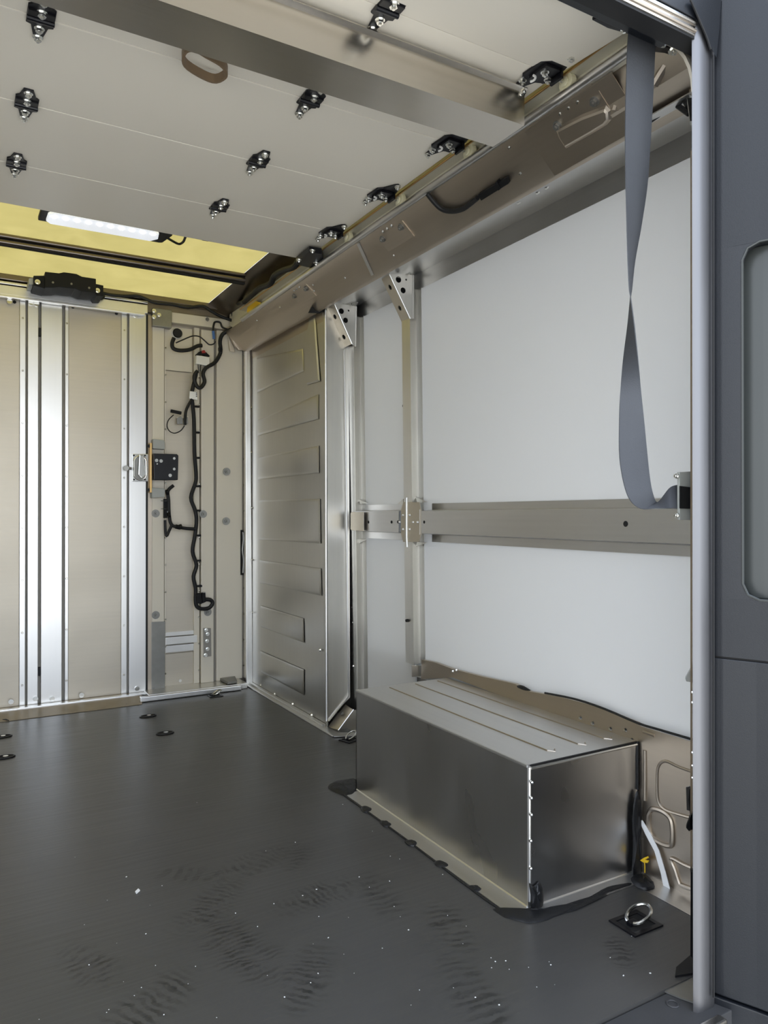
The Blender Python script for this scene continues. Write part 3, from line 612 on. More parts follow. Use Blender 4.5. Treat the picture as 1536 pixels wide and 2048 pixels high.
for p in [(1.527,2.492,0.948),(1.527,2.492,0.892),(1.527,2.443,0.948),(1.527,2.443,0.893),(1.527,2.418,0.921),(1.527,2.385,0.921),(1.527,2.519,0.92)]: obj('rivet', MB().rivet(p, (-1, 0, 0), .006), 'chrome', jp)
for q in ([(1.57,2.937,1.019),(1.57,2.858,1),(1.57,2.923,0.997)], [(1.57,2.932,0.819),(1.57,2.871,0.837),(1.57,2.932,0.839)], [(1.57,2.601,0.993),(1.57,2.554,1.013),(1.57,2.554,0.988)]):
    obj('corner_tab', MB().prism(q, (-.004, 0, 0)), 'alu_v', jp)

# ---- wheel box
wb = thing('wheel_box', 'folded aluminium wheel box sealed to the floor by the white wall', 'wheel arch', (1.37, 1.8, 0))
x0, x1, y0, y1, zt = 1.190, 1.566, 1.366, 2.250, .346
obj('front_sheet', MB().box(x0, x0+.003, y0, y1, .003, zt-.004), 'alu_box', wb)
obj('end_sheet', MB().box(x0+.004, x1, y0-.002, y0+.001, .003, zt-.006), 'alu_box', wb)
obj('far_sheet', MB().box(x0, x1, y1-.003, y1, .003, zt-.004), 'alu_box', wb)
obj('top_sheet', MB().box(x0+.002, x1+.005, y0, y1, zt-.003, zt), 'alu_boxtop', wb, bevel=.001)
obj('top_fold', MB().box(x0-.004, x0+.010, y0, y1, zt-.006, zt+.002), 'alu_boxtop', wb, bevel=.002)
obj('corner_fold', MB().tube([(x0+.002, y0-.001, .02), (x0+.002, y0-.001, zt-.004)], .0048, 8), 'alu_door', wb)
obj('end_fold', MB().tube([(x0+.006, y0-.002, zt-.007), (x1, y0-.002, zt-.007)], .004, 8), 'alu_v', wb)
obj('top_seam', MB().box(x0+.004, x1, y0-.003, y0+.001, zt-.002, zt+.001), 'rubber', wb)
for xa in (1.318, 1.425, 1.52):
    obj('top_groove', MB().tube([(xa+.012, 1.425, zt+.0005), (xa, 1.41, zt+.0005), (xa-.012, 1.425, zt+.0005), (xa-.014, 1.8, zt+.0005), (xa-.012, 2.22, zt+.0005)], .0022, 6), 'alu_dull', wb)
obj('floor_flange', MB().add(*(lambda p: (p+[(a, b_, .0035) for a, b_, _ in p], [(7,6,5,4),(0,1,5,4),(1,2,6,5),(2,3,7,6),(3,0,4,7)]))([(1.133,1.36,.0005),(1.192,1.36,.0005),(1.192,2.235,.0005),(1.138,2.235,.0005)])), 'alu_boxtop', wb)
obj('floor_flange', MB().box(1.16, 1.56, 1.318, 1.366, .0005, .0032), 'alu_boxtop', wb)
obj('flange_fold', MB().tube([(1.190, 1.37, .005), (1.190, 2.245, .005)], .0028, 6), 'alu_door', wb)
obj('flange_fold', MB().tube([(1.195, 1.364, .005), (1.56, 1.364, .005)], .0028, 6), 'alu_door', wb)
for p in [(1.19,1.354,0.309),(1.19,1.356,0.271),(1.19,1.356,0.231),(1.19,1.358,0.168),(1.19,1.358,0.102)]: obj('rivet', MB().rivet(p, (-1, 0, 0), .005), 'chrome', wb)
for p in [(1.569,1.461,0.355),(1.569,1.408,0.365),(1.569,1.386,0.344),(1.569,2.214,0.377),(1.569,2.192,0.385),(1.569,1.527,0.354),(1.569,1.575,0.358)]: obj('rivet', MB().rivet(p, (-1, 0, 0), .006), 'chrome', wb)
obj('pen_mark', MB().tube([(1.262,1.363,0.003),(1.269,1.363,0.001),(1.27,1.363,-0.002),(1.265,1.363,-0.005)], .0012, 6), 'dark', wb)

# ---- sealant beads and lumps (each a blob of its own)
def lump(pts, z, h, name='sealant_lump', seed=1, up=(0, 0, 1), k=3):
    rnd = random.Random(seed); p = [Vector(q) for q in pts]; p = spline(p, k, True); up = Vector(up); c = sum(p, Vector())/len(p); n_ = len(p)
    rings = [(1, 0), (.93, .55), (.72, .95), (.4, 1.05)]; vs = []
    for s_, hh in rings:
        vs += [c+(q-c)*s_*(1+rnd.uniform(-.05, .05))+up*(h*hh*(rnd.uniform(.75, 1.25) if hh else 1)) for q in p]
    vs.append(c+up*h); fs = []
    for i in range(3): fs += [(i*n_+j, i*n_+(j+1) % n_, (i+1)*n_+(j+1) % n_, (i+1)*n_+j) for j in range(n_)]
    fs += [(3*n_+j, 3*n_+(j+1) % n_, 4*n_) for j in range(n_)]
    return MB().add(vs, fs)
SEAL = 'sealant dabs along the wheel box flange'
DABS = [([(1.131,2.106,0.001),(1.15,2.109,0.001),(1.157,2.082,0.001),(1.142,2.063,0.001),(1.123,2.069,0.001)], 'first from the front'), ([(1.131,1.981,0.001),(1.149,1.975,0.001),(1.152,1.947,0.001),(1.139,1.934,0.001),(1.124,1.947,0.001)], 'second from the front'),
        ([(1.126,1.827,0.001),(1.147,1.822,0.001),(1.15,1.798,0.001),(1.135,1.784,0.001),(1.12,1.8,0.001)], 'third from the front'), ([(1.127,1.677,0.001),(1.144,1.674,0.001),(1.152,1.646,0.001),(1.137,1.635,0.001),(1.121,1.654,0.001)], 'fourth from the front'),
        ([(1.13,1.522,0.001),(1.148,1.518,0.001),(1.15,1.496,0.001),(1.135,1.488,0.001),(1.124,1.502,0.001)], 'nearest the rear corner')]
for i, (q, w_) in enumerate(DABS):
    obj('sealant_dab', lump(q, 0, .005, seed=i), 'sealant', label='black sealant dab on the wheel box floor flange, '+w_, cat='sealant', group=SEAL)
obj('sealant_lump', lump([(1.113,2.313,0.001),(1.149,2.352,0.001),(1.199,2.352,0.001),(1.235,2.337,0.001),(1.192,2.251,0.001),(1.147,2.214,0.001),(1.126,2.247,0.001)], 0, .008, seed=11), 'sealant', label='large black sealant lump at the far front corner of the wheel box', cat='sealant')
obj('sealant_pool', lump([(1.116,1.409,0.001),(1.157,1.375,0.001),(1.196,1.363,0.001),(1.229,1.333,0.001),(1.304,1.327,0.001),(1.308,1.314,0.001),(1.221,1.308,0.001),(1.163,1.312,0.001),(1.129,1.342,0.001)], 0, .006, seed=12), 'sealant', label='smeared black sealant pool at the near corner of the wheel box', cat='sealant')
obj('sealant_bead', lump([(1.187,1.36,0.066),(1.2,1.36,0.057),(1.209,1.36,0.059),(1.22,1.36,0.062),(1.231,1.36,0.039),(1.231,1.36,0),(1.216,1.36,-0.005),(1.193,1.36,0.007),(1.193,1.36,0.037)], 0, .008, seed=13, up=(-.3, -1, 0)), 'sealant', label='black sealant smear up the near lower corner of the wheel box', cat='sealant')
obj('sealant_bead', lump([(1.554,1.355,0.225),(1.566,1.355,0.194),(1.572,1.355,0.16),(1.566,1.355,0.088),(1.567,1.355,-0.011),(1.535,1.355,-0.006),(1.539,1.355,0.068),(1.537,1.355,0.147),(1.543,1.355,0.198)], 0, .007, seed=14, up=(-.2, -1, 0)), 'sealant', label='tall black sealant bead between wheel box and lower side wall', cat='sealant')
obj('sealant_lump', lump([(1.518,1.343,0.002),(1.56,1.344,0.002),(1.552,1.303,0.002),(1.532,1.282,0.002),(1.507,1.285,0.002),(1.497,1.308,0.002)], 0, .010, seed=15), 'sealant', label='black sealant lump at the foot of the tall bead', cat='sealant')
obj('sealant_line', MB().tube([(1.133,2.23,0.002),(1.134,2.083,0.002),(1.135,1.942,0.002),(1.134,1.786,0.002),(1.13,1.63,0.002),(1.127,1.493,0.002),(1.13,1.399,0.002),(1.147,1.364,0.002)], .0028, 6, False, 3), 'sealant', label='thin black sealant line along the front flange of the wheel box', cat='sealant')
obj('sealant_line', lump([(1.229,1.333,0.001),(1.277,1.332,0.001),(1.359,1.331,0.001),(1.433,1.344,0.001),(1.505,1.332,0.001),(1.498,1.319,0.001),(1.45,1.326,0.001),(1.375,1.313,0.001),(1.268,1.306,0.001)], 0, .004, seed=17, k=4), 'sealant', label='ragged black sealant band along the rear flange of the wheel box', cat='sealant')
obj('seam_sealant', MB().tube([(1.568,1.722,0.4),(1.568,1.594,0.409),(1.568,1.479,0.406),(1.568,1.365,0.395),(1.568,1.292,0.395),(1.568,1.195,0.396)], .0035, 6, False, 3), 'sealant', label='black seam sealant under the white wall panel', cat='sealant')
obj('seam_sealant', lump([(1.566,1.851,0.396),(1.566,1.832,0.403),(1.566,1.807,0.401),(1.566,1.784,0.395),(1.566,1.807,0.39),(1.566,1.836,0.391)], 0, .006, seed=19, up=(-1, 0, 0)), 'sealant', label='short black sealant dab where panel meets the box upstand', cat='sealant')
obj('corner_sealant', MB().tube([(x1-.001, y0-.004, .22), (x1-.001, y0-.004, .30), (x1, y0-.003, zt)], .0035, 6), 'sealant', label='thin black sealant edge at the rear upper corner of the wheel box', cat='sealant')

obj('white_tape', MB().prism([(1.566,1.357,0.138),(1.566,1.347,0.144),(1.566,1.321,0.119),(1.566,1.294,0.086),(1.566,1.273,0.037),(1.566,1.259,-0.002),(1.566,1.276,-0.014),(1.566,1.288,0.03),(1.566,1.308,0.078),(1.566,1.336,0.11)], (-.0015, 0, 0)), 'paper', label='white tape strip slanting down the lower side wall', cat='tape')
yt = MB()
yt.prism([(1.56,1.347,0.04),(1.56,1.334,0.052),(1.56,1.323,0.06),(1.56,1.321,0.056),(1.56,1.331,0.048),(1.56,1.319,0.05),(1.56,1.323,0.043),(1.56,1.335,0.039)], (-.004, 0, 0))
yt.tube([(1.562,1.337,0.038),(1.562,1.336,0.025),(1.562,1.336,0.011)], .0014, 6)
obj('yellow_tag', yt, 'yellow', label='small yellow tag beside the tall sealant bead', cat='tag')

# ---- tie-down rings and floor cups
def tiedown(c, label, ang, s=1.0):
    t = thing('tie_down', label, 'tie-down', c, 'floor tie-downs')
    ca, sa = math.cos(R(ang)), math.sin(R(ang)); u = Vector((ca, sa, 0))*s; v = Vector((-sa, ca, 0))*s; c = Vector(c); z = Vector((0, 0, 1))
    fr_ = MB()
    for du, dv, hu, hv in ((0, .033, .047, .006), (0, -.033, .047, .006), (.041, 0, .006, .028), (-.041, 0, .006, .028)): fr_.obox(c+u*du+v*dv+z*.002, u*hu, v*hv, z*.002)
    obj('frame', fr_, 'black_metal', t, bevel=.001)
    obj('pan', MB().obox(c+z*.0012, u*.036, v*.028, z*.0006), 'dark', t)
    obj('hub', MB().obox(c+z*.006-u*.012, u*.012, v*.007, z*.005), 'black_metal', t, bevel=.002)
    pts = []
    for k in range(20):
        a = 2*math.pi*k/20; pts.append(c+u*(.014+.031*math.cos(a))+v*(.004+.024*math.sin(a))+z*(.012+.012*math.cos(a)+.006))
    obj('ring', MB().tube(pts, .0042*s, 8, True), 'chrome', t)
    return t
tiedown((1.364,1.193,0), 'black recessed tie-down with a raised steel ring behind the wheel box', 0)
tiedown((1.169,3.789,0), 'tie-down with steel ring by the front bulkhead sill', 0, .75)
tiedown((1.433,2.766,0), 'tie-down pan half hidden behind the wheel box', 20, .8)
for i, (p, lb) in enumerate(zip([(0.778,3.563,0),(0.781,3.249,0),(0.161,3.243,0),(0.167,3.546,0)], ('farther of the two floor cups right of the bulkhead door', 'nearer of the two floor cups right of the bulkhead door', 'nearer floor cup at the left edge of the deck', 'farther floor cup at the left edge of the deck'))):
    t = thing('floor_cup', 'shallow black oval '+lb, 'floor cup', p, 'floor cups')
    a = [Vector(p)+Vector((.036*math.cos(2*math.pi*k/20), .022*math.sin(2*math.pi*k/20), .0015)) for k in range(20)]
    obj('rim', MB().tube(a, .004, 6, True), 'black_metal', t); obj('base', MB().prism([q*1 for q in a], (0, 0, .0006)), 'dark', t)
    obj('stud', MB().cyl(Vector(p)+Vector((.004, 0, .001)), Vector(p)+Vector((.004, 0, .006)), .010, 10), 'chrome', t)
# loose crumbs on the deck, past counting
db = MB(); rnd = random.Random(3)
for k in range(110):
    px_, py_ = rnd.uniform(.0, 1.35), 1.02+abs(rnd.gauss(0, .55)); s_ = rnd.uniform(.0004, .0011)
    if px_ > 1.12 and py_ > 1.3: continue
    a = rnd.uniform(0, 3); u = Vector((math.cos(a), math.sin(a), 0))*s_*rnd.uniform(.8, 1.8); v = Vector((-math.sin(a), math.cos(a), 0))*s_
    db.obox((px_, py_, .001), u, v, (0, 0, s_*.5))
obj('floor_crumbs', db, 'paper', kind='stuff', label='pale crumbs scattered over the dark deck near the rear', cat='debris')
obj('paper_scrap', MB().prism([(0.388,1.92,0.001),(0.398,1.931,0.001),(0.4,1.921,0.001),(0.389,1.91,0.001)], (0, 0, .003)), 'paper', label='tiny white scrap lying on the dark deck', cat='debris')
obj('rubber_flap', MB().prism([(0.173,3.864,0.002),(0.189,3.855,0.002),(0.207,3.797,0.002),(0.183,3.82,0.002)], (0, 0, .004)), 'rubber', label='black rubber scrap at the left end of the bulkhead ledge', cat='seal')
obj('rubber_flap', MB().prism([(0.728,3.824,0.002),(0.77,3.891,0.002),(0.812,3.878,0.002),(0.79,3.845,0.002),(0.768,3.857,0.002)], (0, 0, .004)), 'rubber', label='black rubber scrap at the end of the bulkhead sill', cat='seal')

# ---- overhead rear door, stored under the roof
od = thing('overhead_door', 'white sectional rear door rolled up under the roof', 'door', (.15, 1.9, 1.99))
SEAMS = [2.795, 2.465, 2.09, 1.711, 1.321]
for a, c in zip(SEAMS[:-1], SEAMS[1:]): obj('door_section', MB().box(-.93, 1.238, c+.0015, a-.0015, 2.0, 2.03), 'white_door', od, bevel=.002)
obj('door_section', MB().hexa([(-.93,.99,1.972),(1.238,.99,1.972),(1.238,1.3195,1.998),(-.93,1.3195,1.998),(-.93,.99,2.002),(1.238,.99,2.002),(1.238,1.3195,2.028),(-.93,1.3195,2.028)]), 'white_door', od, bevel=.002)
obj('bottom_seal', MB().box(-.93, 1.2, 2.795, 2.803, 2.004, 2.026), 'rubber', od)
def hinge_mesh(c):
    c = Vector(c); out_ = [(-.011,-.080),(.011,-.080),(.019,-.048),(.027,-.040),(.027,.022),(.017,.026),(.008,.074),(0,.080),(-.008,.074),(-.017,.026),(-.027,.022),(-.027,-.040),(-.019,-.048)]
    mb = MB().prism([c+Vector((x, y, 0)) for x, y in out_], (0, 0, -.004)); mb.cyl(c+Vector((-.027, 0, -.006)), c+Vector((.027, 0, -.006)), .0065, 10)
    mb.obox(c+Vector((0, -.02, -.005)), (.026, 0, 0), (0, .010, 0), (0, 0, .003)); return mb
def hinge(x, y):
    h = obj('hinge', hinge_mesh((x, y, 1.9995)), 'black_metal', od, bevel=.001)
    for dy, r_ in ((-.066, .008), (-.026, .009), (.030, .008), (.064, .008)):
        obj('bolt', MB().bolt((x, y+dy, 1.9955), (0, 0, -1), r_, .009), 'chrome', h)
    return h
h0 = hinge(.151, SEAMS[1])
for x, y in ((.771, SEAMS[1]), (.151, SEAMS[2]), (.771, SEAMS[2]), (.151, SEAMS[3]), (.771, SEAMS[3]), (.771, SEAMS[4])):
    c = copytree(h0, (h0.location.x+x-.151, h0.location.y+y-SEAMS[1], h0.location.z), parent=od)
def roller(y):
    x = 1.195; c = Vector((x, y, 1.9995))
    out_ = [(-.062,-.052),(-.052,-.064),(-.010,-.048),(.028,-.070),(.040,-.066),(.042,-.040),(.040,.030),(.010,.046),(-.034,.076),(-.046,.070),(-.044,.040),(-.058,.004)]
    out_ = [(-.020,.084),(-.008,.086),(.014,.040),(.040,.030),(.040,-.034),(.030,-.078),(.016,-.088),(.006,-.080),(-.014,-.044),(-.030,-.030),(-.034,.030),(-.022,.046)]
    mb = MB().prism([c+Vector((a, b_, 0)) for a, b_ in out_], (0, 0, -.005))
    mb.obox(c+Vector((.004, -.004, -.008)), (.022, 0, 0), (0, .030, 0), (0, 0, .004)); mb.obox(c+Vector((.034, -.012, -.012)), (.0035, 0, 0), (0, .020, 0), (0, 0, .012))
    h = obj('roller_bracket', mb, 'black_metal', od, bevel=.001)
    for dx_, dy, z in ((-.014, .078, 1.9945), (.018, -.078, 1.9945), (-.004, -.014, 1.9875), (.022, .004, 1.9875), (-.020, .046, 1.9945)):
        obj('bolt', MB().bolt((x+dx_, y+dy, z), (0, 0, -1), .0075, .008), 'chrome', h)
    arc = [(x-.018+.012*math.cos(a), y+.022+.014*math.sin(a), 1.986) for a in [R(k) for k in range(-100, 60, 20)]]
    obj('adjuster_slot', MB().tube(arc, .003, 6), 'white_plastic', h)
    obj('axle', MB().cyl((x+.035, y-.012, 1.984), (x+.085, y-.012, 1.984), .005, 8), 'chrome', h)
    w_ = MB().cyl((x+.062, y-.012, 1.984), (x+.078, y-.012, 1.984), .022, 20); w_.cyl((x+.056, y-.012, 1.984), (x+.062, y-.012, 1.984), .012, 16)
    obj('roller', w_, 'nylon', h, bevel=.0015)
    return h
q0 = roller(SEAMS[1])
for y in (SEAMS[2], SEAMS[3], SEAMS[4]): copytree(q0, (q0.location.x, q0.location.y+y-SEAMS[1], q0.location.z), parent=od)
eb = obj('end_bracket', MB().prism([(1.183,2.757,1.99),(1.178,2.619,1.99),(1.229,2.614,1.99),(1.258,2.661,1.99),(1.295,2.789,1.99),(1.196,2.777,1.99)], (0, 0, -.024)), 'black_metal', od, bevel=.002)
for p in [(1.177,2.714,1.966),(1.18,2.591,1.966),(1.251,2.712,1.966)]: obj('bolt', MB().bolt(p, (0, 0, -1), .008, .008), 'chrome', eb)
hl = [(0.431,1.611,1.965),(0.434,1.646,1.965),(0.451,1.67,1.965),(0.494,1.689,1.965),(0.522,1.689,1.965),(0.535,1.661,1.965),(0.53,1.638,1.965),(0.51,1.619,1.965),(0.474,1.606,1.965),(0.447,1.597,1.965)]
hd = MB(); hp = spline([Vector(p) for p in hl], 3, True)
hd.ribbon([p+Vector((0, 0, .014)) for p in hp+hp[:1]], [p-Vector((0, 0, .006)) for p in hp+hp[:1]], .003)
obj('pull_loop', hd, 'bronze', od, label='bronze pull loop')

# ---- cross bar hanging under the door
cb = thing('cross_bar', 'folded aluminium cross bar spanning under the overhead door', 'beam', (.15, 1.42, 1.90))
obj('folded_sheet', MB().sheet([(1.372, 1.984), (1.386, 1.978), (1.386, 1.900), (1.503, 1.900), (1.503, 1.915)], -.93, 1.195, 'X', .003, side=-1), 'alu_beam', cb, ang=20)
obj('bolt', MB().bolt((1.188,1.384,1.974), (0, -1, 0), .006, .008), 'chrome', cb)

# ---- right door track
tk = thing('door_track', 'aluminium door track along the right roof edge', 'track', (1.28, 2.3, 1.94))
obj('lip', MB().tube([(1.262, 1.10, 1.958), (1.262, 2.4, 1.957), (1.263, 3.64, 1.950)], .0115, 12), 'alu_y', tk)
obj('web', MB().sheet([(1.262, 1.9495), (1.286, 1.952), (1.291, 1.960), (1.289, 2.000), (1.2505, 2.002)], 1.08, 3.66, 'Y', .002), 'track', tk)
obj('upper_lip', MB().tube([(1.2505, 1.10, 1.9985), (1.2505, 3.64, 1.9985)], .003, 8), 'gold', tk)
obj('inner_plate', MB().box(1.302, 1.306, 1.0, 3.96, 1.945, 2.06), 'track', tk)
obj('curve', MB().ribbon(*[[(1.262+dx_, 1.13-.17*math.sin(a), 1.79+.17*math.cos(a)) for a in [R(k) for k in range(0, 91, 9)]] for dx_ in (0, .03)], .003), 'cream', tk)
for k, (yc, nb_) in enumerate(((1.315, 3), (2.19, 3), (2.975, 3))):
    cl = obj('hanger_plate', MB().hexa([(1.286,yc-.085,1.932),(1.289,yc-.085,1.934),(1.289,yc+.085,1.934),(1.286,yc+.085,1.932),(1.334,yc-.085,1.889),(1.337,yc-.085,1.891),(1.337,yc+.085,1.891),(1.334,yc+.085,1.889)]), 'alu_dull', tk)
    for dy in (-.062, .062): obj('bolt', MB().bolt((1.297, yc+dy, 1.922), (-.65, 0, -.76), .009, .010), 'galv', cl)
    for i in range(3): obj('rivet', MB().rivet((1.284, yc-.02+i*.03, 1.937), (-.65, 0, -.76), .006), 'chrome', cl)
obj('end_tag', MB().prism([(1.27,3.586,1.981),(1.27,3.571,2.018),(1.27,3.455,1.999),(1.27,3.373,1.969),(1.27,3.427,1.963),(1.27,3.527,1.942),(1.27,3.563,1.946)], (.003, 0, 0)), 'yellow', tk, label='yellow end tag')

# ---- roof bow and lamp
bw = thing('roof_bow', 'dark double roof bow crossing the yellow roof', 'beam', (.15, 3.4, 2.05))
obj('web', MB().box(-.93, 1.19, 3.39, 3.41, 2.052, 2.098), 'dark', bw)
for z in (2.060, 2.085): obj('tube', MB().cyl((-.93, 3.388, z-.004), (1.19, 3.388, z+.010), .0105, 12), 'bow', bw)
la = thing('cargo_lamp', 'lit white LED strip lamp in a black housing on the yellow roof', 'lamp', (.51, 3.1, 2.07))
obj('housing', MB().prism([(0.266,3.114,2.078),(0.267,3.001,2.078),(0.72,2.986,2.078),(0.753,3.015,2.078),(0.736,3.114,2.078),(0.724,3.121,2.078)], (0, 0, .018)), 'black', la, bevel=.004)
ln = [Vector(p) for p in [(0.289,3.062,2.074),(0.29,2.997,2.074),(0.31,2.965,2.074),(0.661,2.96,2.074),(0.693,2.989,2.074),(0.701,3.039,2.074),(0.678,3.078,2.074),(0.306,3.086,2.074)]]
obj('lens', MB().prism(ln, (0, 0, -.012)), 'lens', la, bevel=.004)
for k in range(10):
    p = Vector((0.311,3,2.066)).lerp(Vector((0.67,2.99,2.066)), k/9)
    obj('led', MB().cyl(p+Vector((0, 0, -.004)), p+Vector((0, 0, -.008)), .012, 12, .008), 'led', la)
obj('cable', MB().tube([(0.734,3.045,2.08),(0.768,3.076,2.08),(0.8,3.097,2.08),(0.809,3.065,2.08),(0.804,3.017,2.08),(0.797,2.959,2.08)], .005, 8, False, 3), 'rubber', la)
obj('bracket', MB().prism([(0.877,3.018,2.09),(0.905,3.021,2.09),(0.905,3.035,2.09),(0.88,3.036,2.09)], (0, 0, .005)), 'black', la)

# ---- black sensor housing on the bulkhead head
sh = thing('sensor_housing', 'black moulded housing on the bulkhead head under the yellow roof', 'housing', (0.459,3.85,2.034))
obj('cover', MB().prism([(0.354,3.79,2.014),(0.354,3.79,2.089),(0.415,3.79,2.092),(0.436,3.79,2.1),(0.489,3.79,2.102),(0.516,3.79,2.092),(0.58,3.79,2.092),(0.58,3.79,2.025),(0.516,3.79,2.02),(0.485,3.79,2.029),(0.415,3.79,2.026),(0.393,3.79,2.02)], (0, .15, .0)), 'black', sh, bevel=.004)
obj('mount_ear', MB().prism([(0.307,3.81,2.068),(0.356,3.81,2.076),(0.356,3.81,2.015),(0.307,3.81,2.022)], (0, .15, 0)), 'black', sh, bevel=.002)
obj('mount_ear', MB().prism([(0.578,3.81,2.073),(0.617,3.81,2.07),(0.617,3.81,2.018),(0.587,3.81,2.014),(0.578,3.81,2.027)], (0, .15, 0)), 'black', sh, bevel=.002)
obj('mount_pad', MB().prism([(0.289,3.83,2.057),(0.311,3.83,2.065),(0.311,3.83,2.032),(0.289,3.83,2.031)], (0, .14, 0)), 'grey_plastic', sh)
for p in [(0.324,3.807,2.04),(0.589,3.807,2.04)]: obj('bolt', MB().bolt(p, (0, -1, 0), .009, .008), 'chrome', sh)
for p in [(0.388,3.788,2.042),(0.469,3.788,2.048),(0.548,3.788,2.041)]: obj('screw', MB().cyl(p, (p[0], p[1]-.004, p[2]), .005, 8), 'galv', sh)

# ---- wiring harness
ha = thing('wiring_harness', 'black taped wiring harness running down the right of the bulkhead', 'cable', (1.113,3.97,1.028))
obj('trunk', MB().tube([(1.232,2.83,2.025),(1.232,2.882,1.998),(1.232,3.009,2.016),(1.232,3.115,2.023),(1.232,3.164,2.001),(1.232,3.312,2.017),(1.232,3.393,2.012),(1.225,3.502,2)], .013, 10, False, 4), 'rubber', ha)
obj('trunk', MB().tube([(1.225,3.502,2),(1.32,3.92,2.101),(1.308,3.92,2.058),(1.32,3.92,2.005),(1.314,3.92,1.977),(1.264,3.95,1.944),(1.245,3.95,1.9),(1.248,3.95,1.84),(1.217,3.95,1.78),(1.17,3.95,1.748),(1.151,3.95,1.713),(1.159,3.95,1.668),(1.134,3.95,1.633),(1.11,3.95,1.653),(1.104,3.95,1.695),(1.121,3.95,1.724)], .0105, 10, False, 4), 'rubber', ha)
obj('trunk', MB().tube([(1.117,3.965,1.71),(1.106,3.965,1.66),(1.095,3.965,1.608),(1.095,3.965,1.573),(1.106,3.965,1.463),(1.109,3.965,1.285),(1.117,3.965,1.177),(1.115,3.965,1.123),(1.09,3.965,1.041),(1.112,3.965,0.974),(1.12,3.965,0.92),(1.112,3.965,0.836),(1.099,3.965,0.75),(1.12,3.965,0.676),(1.104,3.965,0.615),(1.115,3.965,0.552),(1.115,3.965,0.487),(1.123,3.965,0.452),(1.151,3.965,0.437),(1.189,3.965,0.44),(1.209,3.965,0.463),(1.198,3.965,0.483),(1.162,3.965,0.488)], .0105, 10, False, 4), 'rubber', ha)
obj('branch', MB().tube([(1.109,3.955,0.871),(1.061,3.955,0.875),(1.018,3.955,0.883),(0.986,3.955,0.894),(0.973,3.955,0.934),(0.968,3.955,1.026),(0.965,3.955,1.074),(0.994,3.955,1.104)], .009, 10, False, 4), 'rubber', ha)
obj('branch', MB().tube([(0.986,3.955,0.894),(0.971,3.955,0.862),(0.958,3.955,0.836),(0.952,3.955,0.868),(0.95,3.955,0.92)], .0075, 8, False, 4), 'rubber', ha)
obj('branch', MB().tube([(1.092,3.955,1.571),(1.071,3.955,1.532),(1.058,3.955,1.493),(1.055,3.955,1.429)], .0075, 8, False, 4), 'rubber', ha)
obj('branch', MB().tube([(0.632,3.93,2.066),(0.68,3.93,2.063),(0.741,3.93,2.067),(0.803,3.93,2.077),(0.846,3.93,2.067),(0.896,3.93,2.054),(0.982,3.93,2.058),(1.061,3.93,2.053),(1.142,3.93,2.073),(1.188,3.93,2.052),(1.238,3.93,2.032),(1.306,3.93,2.016)], .0085, 8, False, 4), 'rubber', ha)
obj('branch', MB().tube([(0.62,3.93,2.065),(0.639,3.93,2.052),(0.625,3.93,2.035),(0.606,3.93,2.042)], .006, 8, False, 4), 'rubber', ha)
obj('branch', MB().tube([(1.298,3.94,1.965),(1.256,3.94,1.974),(1.242,3.94,1.999),(1.214,3.94,1.998),(1.205,3.94,1.975),(1.203,3.94,1.948)], .0055, 8, False, 4), 'rubber', ha)
obj('wire_loop', MB().tube([(0.993,3.95,1.478),(0.966,3.95,1.449),(0.959,3.95,1.415),(0.974,3.95,1.389),(1.001,3.95,1.382),(1.032,3.95,1.398),(1.051,3.95,1.425)], .003, 6, False, 4), 'rubber', ha)
obj('wire', MB().tube([(1.005,3.95,1.862),(1.04,3.95,1.882),(1.093,3.95,1.909),(1.129,3.95,1.911),(1.156,3.95,1.895),(1.184,3.95,1.874),(1.209,3.95,1.88),(1.22,3.95,1.895)], .0035, 6, False, 4), 'rubber', ha)
obj('tape_wrap', MB().cyl((1.005,3.955,0.886), (1.031,3.955,0.88), .012, 10), 'black', ha)
obj('sensor_plug', MB().obox((1.007,3.955,1.495), (.028, 0, -.004), (0, .008, 0), (.001, 0, .008)), 'black', ha, bevel=.002)
obj('blue_plug', MB().obox((1.205,3.94,1.926), (.006, 0, .001), (0, .006, 0), (-.002, 0, .022)), 'blue', ha, bevel=.002, label='blue plug')
for p in [(1.111,3.955,1.535),(1.112,3.955,1.394),(1.114,3.955,1.257),(1.12,3.955,1.103),(1.117,3.955,0.971),(1.12,3.955,0.836),(1.12,3.955,0.699),(1.126,3.955,0.561)]: obj('cable_clip', MB().obox((p[0]+.012, p[1]+.02, p[2]), (.014, 0, 0), (0, .008, 0), (0, 0, .005)), 'black', ha)
for p in [(1.029,3.945,0.883),(1.243,3.945,1.85),(0.958,3.945,1.066),(0.968,3.945,0.947)]: obj('tie', MB().cyl((p[0]-.006, p[1], p[2]), (p[0]+.006, p[1], p[2]+.002), .014, 10), 'black', ha)
lb = obj('label_sleeve', MB().prism([(1.08,3.95,1.612),(1.118,3.95,1.61),(1.121,3.95,1.567),(1.078,3.95,1.572)], (0, .012, 0)), 'paper', ha, bevel=.001)
for k in range(3): obj('printed_line', MB().obox(Vector((1.115,3.949,1.604))+Vector((0, 0, -.009*k)), (.003, 0, 0), (0, .0006, 0), (0, 0, .002)), 'dark', lb)
cnn = thing('connector_box', 'white plug box in the harness near the black grommet', 'connector', (1.156,3.96,1.789))
obj('body', MB().prism([(1.114,3.945,1.808),(1.185,3.945,1.805),(1.185,3.945,1.756),(1.16,3.945,1.757),(1.111,3.945,1.762)], (0, .03, 0)), 'white_plastic', cnn, bevel=.003)
obj('cap', MB().prism([(1.111,3.945,1.811),(1.133,3.945,1.832),(1.166,3.945,1.83),(1.188,3.945,1.811),(1.182,3.945,1.805),(1.144,3.945,1.812),(1.116,3.945,1.806)], (0, .02, 0)), 'black', cnn)
